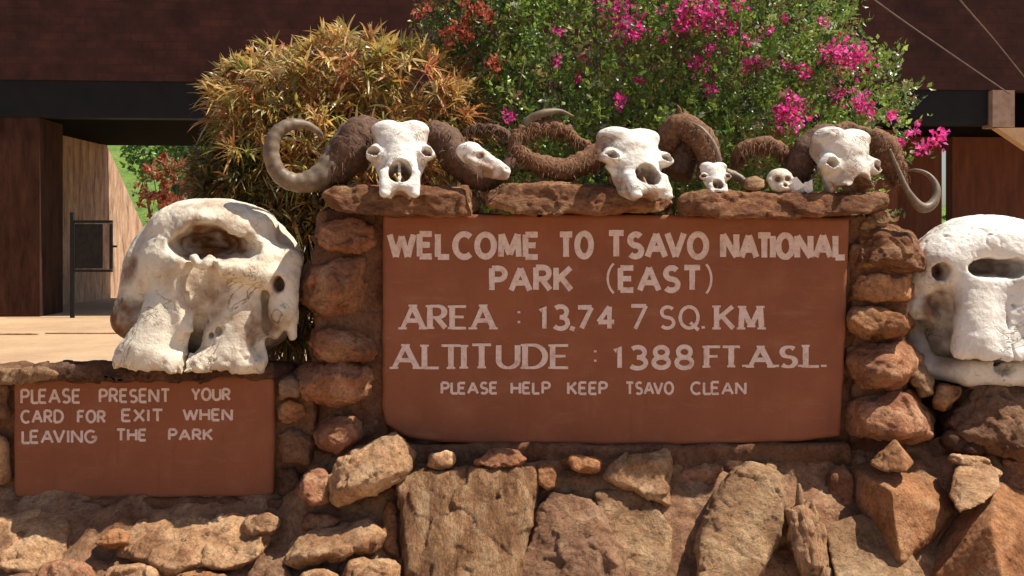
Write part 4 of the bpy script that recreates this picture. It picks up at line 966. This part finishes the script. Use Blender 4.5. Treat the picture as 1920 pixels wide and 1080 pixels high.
def sprigs(rng, c, nrm, per, ln, L, W, up=.5, spread=.6):
    n = len(c); D = nrm + np.array([0, -.1, up]) + rng.normal(size=(n, 3)) * spread; D /= np.linalg.norm(D, axis=1, keepdims=True)
    t = rng.uniform(0, 1, (n, per)); pos = c[:, None] + D[:, None] * (t * ln)[..., None] + rng.normal(size=(n, per, 3)) * .006
    LD_ = D[:, None] * .5 + rng.normal(size=(n, per, 3)) * .75 + np.array([0, -.1, .15])
    m = n * per
    return pos.reshape(m, 3), LD_.reshape(m, 3), rng.uniform(L * .6, L * 1.25, m), rng.uniform(W * .7, W * 1.2, m), np.repeat(np.arange(n), per)
def stems(rng, base, ends, r0=.012):
    parts = []
    for e in ends:
        m = base + (e - base) * .5 + rng.normal(size=3) * .08
        W_ = spline([base + rng.normal(size=3) * [.08, .05, 0], m, e], 6); parts.append(tube(W_, np.linspace(r0, r0 * .25, len(W_)), 6))
    return join(parts)

def bougainvillea():
    rng = np.random.default_rng(12)
    blobs = [(1150, 110, 5.2, 270, 180, .5), (1370, 110, 5.2, 230, 180, .5), (1560, 190, 5.1, 125, 90, .35), (930, 70, 5.3, 130, 110, .4), (1010, 230, 5.0, 130, 140, .4),
             (1200, 290, 5.0, 230, 120, .4), (1450, 270, 5.0, 200, 110, .4), (1020, 390, 5.0, 190, 110, .35), (1400, 400, 5.1, 260, 110, .35), (1640, 250, 5.0, 70, 50, .22),
             (1200, -80, 5.4, 300, 130, .4), (1480, 40, 5.2, 90, 90, .3), (1650, 150, 5.05, 50, 40, .2)]
    t = thing('bougainvillea_bush', P(1250, 450, 5.3) * [1, 1, 0], 'tall leafy green bougainvillea bush with magenta flowers behind the sign', 'bush')
    c, n = blob_points(rng, 6200, blobs, shell=.62)
    p, D, L, W_, gi = sprigs(rng, c, n, 9, .13, .036, .0095, up=.6)
    pal = [(28, (.065, .115, .022)), (28, (.11, .17, .03)), (20, (.17, .23, .045)), (10, (.035, .065, .02)), (7, (.16, .17, .07)), (5, (.16, .10, .05)), (4, (.22, .24, .16))]
    cl = pick(rng, len(c), pal)[gi] * rng.uniform(.75, 1.25, (len(p), 1)) * 1.75
    v, f = oval_leaves(rng, p, D, L, W_)
    link('foliage', v, f, M['leaf'], t, smooth=False, cols=np.repeat(cl, 5, 0))
    V, F = stems(rng, P(1230, 450, 5.3) * [1, 1, 0], [x for x in c[rng.choice(len(c), 46)]], .016); link('stems', V, F, M['bark'], t)
    # flower heads
    fl = [(1150, 8, 30), (1170, 50, 36), (1195, 62, 20), (1300, 22, 40), (1335, 45, 28), (1280, 45, 24), (1340, 15, 20), (1046, 58, 9), (1046, 110, 12), (1088, 109, 10), (1162, 190, 16),
          (1305, 120, 18), (1330, 165, 14), (1388, 10, 16), (1470, 32, 8), (1545, 42, 10), (1405, 75, 14), (1420, 120, 18), (1400, 118, 14), (1585, 105, 38), (1560, 100, 20), (1612, 108, 20),
          (1475, 122, 12), (1510, 132, 16), (1568, 178, 20), (1615, 190, 24), (1632, 212, 12), (1480, 182, 16), (1482, 216, 34), (1500, 200, 20), (1460, 210, 16), (1672, 218, 13), (955, 218, 14),
          (1715, 244, 12), (1755, 260, 18), (1730, 275, 14), (1770, 250, 8), (1240, 75, 10), (1200, 150, 9), (1085, 145, 9), (1330, 90, 12), (1440, 60, 10), (1690, 265, 12), (1370, 60, 12), (1240, 20, 12)]
    ps, ds, cs = [], [], []
    for (a, b, r) in fl:
        k = int(9 + r * r * .12); d = 4.55 + .1 * rng.uniform() if 180 < b else 4.72
        q = np.array([P(a + rng.normal() * r * .45, b + rng.normal() * r * .42, d + rng.normal() * .05 + .1 * rng.uniform()) for _ in range(k)])
        ps.append(q); ds.append(q - P(a, b, d + .12) + rng.normal(size=q.shape) * .06)
        cs.append(pick(rng, k, [(5, (.80, .05, .33)), (4, (.88, .14, .48)), (2, (.55, .03, .14))]) * rng.uniform(.7, 1.1))
    for p, dd, cl in zip(ps, ds, cs):
        v, f = oval_leaves(rng, p, dd, rng.uniform(.019, .034, len(p)), rng.uniform(.008, .012, len(p)), .35)
        link('blossoms', v, f, M['bract'], t, smooth=False, cols=np.repeat(cl, 5, 0))
bougainvillea()
def orange_bush():
    rng = np.random.default_rng(15)
    t = thing('bougainvillea_bush', P(880, 450, 5.5) * [1, 1, 0], 'sparse bush with orange red flowers above the yellow shrub', 'bush')
    blobs = [(850, 30, 5.0, 70, 60, .25), (920, 90, 5.0, 60, 70, .2), (880, -40, 5.1, 90, 60, .3)]
    c, n = blob_points(rng, 330, blobs)
    p, D, L, W_, gi = sprigs(rng, c, n, 9, .12, .036, .010)
    cl = pick(rng, len(c), [(5, (.09, .14, .04)), (3, (.2, .2, .12)), (3, (.22, .09, .05))])[gi]
    v, f = oval_leaves(rng, p, D, L, W_); link('foliage', v, f, M['leaf'], t, smooth=False, cols=np.repeat(cl, 5, 0))
    ps = []
    for a, b, r in [(890, 15, 24), (905, 30, 18), (845, 62, 22), (875, 70, 16), (785, 22, 12), (922, 125, 16), (800, 8, 10), (930, 110, 10), (868, 45, 14)]:
        ps.append(np.array([P(a + rng.normal() * r * .5, b + rng.normal() * r * .5, 4.68 + rng.uniform() * .14) for _ in range(int(10 + r * r * .07))]))
    for p in ps:
        cl = pick(rng, len(p), [(4, (.46, .11, .06)), (3, (.36, .07, .05)), (2, (.55, .25, .14))])
        v, f = oval_leaves(rng, p, rng.normal(size=p.shape) + [0, -.4, .2], rng.uniform(.022, .036, len(p)), rng.uniform(.009, .013, len(p)), .35)
        link('blossoms', v, f, M['bract'], t, smooth=False, cols=np.repeat(cl, 5, 0))
    V, F = stems(rng, P(880, 450, 5.5) * [1, 1, 0], [P(850, 40, 5.0), P(900, 20, 5.0), P(880, 110, 4.95), P(790, 10, 5.0), P(930, 60, 5.0), P(985, 105, 4.7)], .012); link('stems', V, F, M['bark'], t)
orange_bush()
def strap_leaves(rng, p, D, L, W, droop):
    """long narrow arched leaves in four segments"""
    D, A, _ = frames(D, rng); A = np.cross(D, np.array([0, 0, 1.0])) + rng.normal(size=D.shape) * .5; A /= np.linalg.norm(A, axis=1, keepdims=True) + 1e-9
    n = len(p); rows = []
    for s, wf in ((0, .45), (.3, 1), (.65, .85), (1, .06)):
        m = p + D * (L * s)[:, None] + np.array([0, 0, -1.0]) * (droop * L * s * s)[:, None]
        rows.append(m - A * (W * wf)[:, None]); rows.append(m + A * (W * wf)[:, None])
    v = np.stack(rows, 1).reshape(-1, 3); o = (np.arange(n) * 8)[:, None]
    f = np.concatenate([o + [2 * k, 2 * k + 1, 2 * k + 3, 2 * k + 2] for k in range(3)])
    return v, f
def croton(label, blobs, nros, seed, pal, base, L0=.115):
    rng = np.random.default_rng(seed)
    t = thing('croton_bush', base, label, 'bush')
    c, n = blob_points(rng, nros, blobs, shell=.5); per = 15
    up = n + np.array([0, -.25, .75]) + rng.normal(size=n.shape) * .25; up /= np.linalg.norm(up, axis=1, keepdims=True)
    D = (up[:, None] * .75 + rng.normal(size=(nros, per, 3)) * .55).reshape(-1, 3)
    p = (c[:, None] + up[:, None] * rng.uniform(0, .06, (nros, per, 1))).reshape(-1, 3); m = len(p)
    v, f = strap_leaves(rng, p, D, rng.uniform(L0 * .6, L0 * 1.15, m), rng.uniform(.0036, .0078, m), rng.uniform(.1, .6, m))
    cl = (np.repeat(pick(rng, nros, pal), per, 0) * .55 + pick(rng, m, pal) * .45) * rng.uniform(.9, 1.7, (m, 1))
    link('foliage', v, f, M['leaf'], t, smooth=False, cols=np.repeat(cl, 8, 0))
    V, F = stems(rng, base, [x for x in c[rng.choice(nros, 40)]], .014); link('stems', V, F, M['bark'], t)
croton('yellow orange shrub with narrow strap leaves behind the first buffalo skull',
       [(560, 200, 4.9, 125, 95, .4), (660, 155, 4.95, 110, 75, .4), (780, 175, 4.95, 90, 75, .35), (480, 205, 4.85, 68, 70, .3), (640, 300, 4.75, 170, 100, .35), (840, 250, 4.8, 70, 80, .3),
        (500, 310, 4.75, 66, 90, .3), (640, 400, 4.8, 190, 90, .35)], 1650, 21,
       [(18, (.42, .22, .06)), (18, (.42, .31, .08)), (16, (.56, .42, .16)), (14, (.34, .12, .05)), (20, (.15, .18, .045)), (8, (.10, .06, .03)), (8, (.62, .53, .30)), (6, (.55, .17, .12))], P(640, 450, 5.0) * [1, 1, 0])
croton('dark olive strap leaved shrub behind the cream elephant skull',
       [(470, 370, 4.75, 80, 90, .28), (560, 420, 4.7, 110, 90, .28), (420, 330, 4.85, 45, 50, .2), (535, 530, 4.7, 75, 120, .25)], 860, 22,
       [(5, (.09, .085, .02)), (4, (.14, .10, .03)), (3, (.05, .07, .02)), (2, (.20, .08, .03))], P(500, 450, 4.85) * [1, 1, 0], .11)
def far_shrub(label, blobs, n, seed, pal, L=.12, W=.035, name='shrub', base=None, grp=None):
    rng = np.random.default_rng(seed); b0 = blobs[0]
    bs = P(b0[0], b0[1], b0[2]) * [1, 1, 0] if base is None else base
    t = thing(name, bs, label, 'shrub', grp); c, nn = blob_points(rng, n, blobs, shell=.8)
    p, D, LL, WW, gi = sprigs(rng, c, nn, 8, .35, L, W)
    v, f = oval_leaves(rng, p, D, LL, WW); cl = pick(rng, n, pal)[gi]
    link('foliage', v, f, M['leaf'], t, smooth=False, cols=np.repeat(cl, 5, 0))
    V, F = stems(rng, bs, [x for x in c[rng.choice(n, 14)]], .05); link('stems', V, F, M['bark'], t)
far_shrub('red brown leaved shrub seen through the gate passage', [(318, 345, 29, 42, 36, .7), (345, 380, 29, 34, 40, .6), (290, 380, 29, 30, 40, .5), (330, 440, 29, 50, 60, .6)], 170, 31, [(5, (.34, .10, .05)), (3, (.45, .17, .09)), (2, (.16, .2, .05))], .22, .06)
GP = [(5, (.08, .16, .03)), (4, (.14, .24, .04)), (3, (.2, .3, .07))]
G3 = 'green shrubs on the hillside'
far_shrub('dark green shrub at the hill foot right of the red brown shrub', [(385, 340, 36, 60, 80, 1.5), (430, 420, 36, 80, 90, 1.6)], 700, 32, [(5, (.035, .08, .02)), (4, (.06, .11, .03)), (2, (.1, .15, .05))], .22, .06, grp=G3)
far_shrub('bright green shrub high on the hillside left of the red shrub', [(300, 290, 48, 60, 40, 2), (380, 300, 48, 60, 60, 2)], 700, 33, GP, .26, .08, grp=G3)
far_shrub('small green shrub in the narrow slot by the right wall', [(1845, 350, 40, 50, 46, 1.2), (1850, 420, 40, 60, 60, 1.2)], 420, 34, GP, .22, .06, grp=G3)

# ------------------------------------------------------------------ gatehouse
GA = math.radians(4.0); G0 = np.array([0.0, 19.4])
def T(x, y, z):
    return (G0[0] + x * math.cos(GA) - y * math.sin(GA), G0[1] + x * math.sin(GA) + y * math.cos(GA), z)
gh = thing('gatehouse', (0, 21, 0), 'dark brick gatehouse with drive through openings behind the plants', 'building')
def part(name, mat, *boxes):
    V, F = join([box_vf(lo, hi, T) for lo, hi in boxes]); return link(name, V, F, M[mat], gh, smooth=False)
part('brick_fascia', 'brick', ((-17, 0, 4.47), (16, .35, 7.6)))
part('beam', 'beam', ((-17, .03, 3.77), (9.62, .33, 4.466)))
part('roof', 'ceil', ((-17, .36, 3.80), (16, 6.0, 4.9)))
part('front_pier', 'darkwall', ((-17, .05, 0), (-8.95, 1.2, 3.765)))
part('office_wall', 'redwall', ((-4.6, 1.2, 0), (8.3, 1.6, 3.79)))
part('end_wall', 'redwall', ((8.9, 2.5, 0), (9.95, 2.8, 3.79)))
part('end_wall', 'redwall', ((10.20, 2.5, 0), (16, 2.8, 3.79)))
part('post', 'post', ((9.66, -.1, 3.72), (10.12, .3, 4.46)))
V, F = prism_vf([(9.72, 3.70), (10.9, 3.70), (10.9, 2.9)], 19.95, 20.2); link('sunlit_patch', V, F, M['sun_patch'], gh, smooth=False)  # pale wedge standing in for a sunlit patch; the sun is in its colour
# left passage wall running away from us, its far end sloping down in the sun
XW = -10.05
prof = [(16.5, 0), (27.2, 0), (27.2, 1.75), (24.4, 4.05), (24.4, 3.79), (16.5, 3.79)]
V = [(XW - (0 if k == 0 else .4), y, z) for k in (0, 1) for y, z in prof]; n = len(prof)
V = [(x - 0.0, y, z) for x, y, z in V]
F = [tuple(range(n)), tuple(range(2 * n - 1, n - 1, -1))] + [(i, i + n, (i + 1) % n + n, (i + 1) % n) for i in range(n)]
link('passage_wall', V, F, M['wall'], gh, smooth=False)
part('side_wall', 'redwall', ((-17, 6.05, 0), (-10.6, 6.4, 3.79)))
# steel gate latch in the passage
mg = thing('metal_gate', (-8.2, 18.5, 0), 'small dark steel gate leaf on a post beside the passage wall', 'gate')
def px_box(x0, x1, y0, y1, d, th):
    a = P(x0, y1, d); b = P(x1, y0, d); return box_vf((a[0], d, a[2]), (b[0], d + th, b[2]))
V, F = px_box(131, 137, 398, 596, 18.5, .08); link('post', V, F, M['steel'], mg, smooth=False)
V, F = join([px_box(137.5, 210, 413, 418, 18.5, .05), px_box(205, 210, 418.5, 505, 18.5, .05), px_box(137.5, 210, 505.5, 510, 18.5, .05), px_box(210.5, 218, 460, 464, 18.5, .05)]); link('frame', V, F, M['steel'], mg, smooth=False)
V, F = px_box(140, 192, 420, 503, 18.53, .02); link('sheet', V, F, M['steel'], mg, smooth=False)
# overhead cables
for lab, pts in [('thin overhead cable slanting down to the post, left of the two', [(1560, -70, 17.0), (1640, 0, 17.4), (1770, 92, 18.4), (1893, 176, 19.7)]),
                 ('thin overhead cable slanting off the right edge, right of the two', [(1740, -80, 16.5), (1800, 0, 17.0), (1862, 72, 18.0), (1925, 150, 19.4), (1990, 230, 19.9)])]:
    W_ = spline([P(*p) for p in pts], 8); V, F = tube(W_, np.full(len(W_), .013), 6); link('overhead_cable', V, F, M['cable'], label=lab, cat='cable', group='overhead cables')
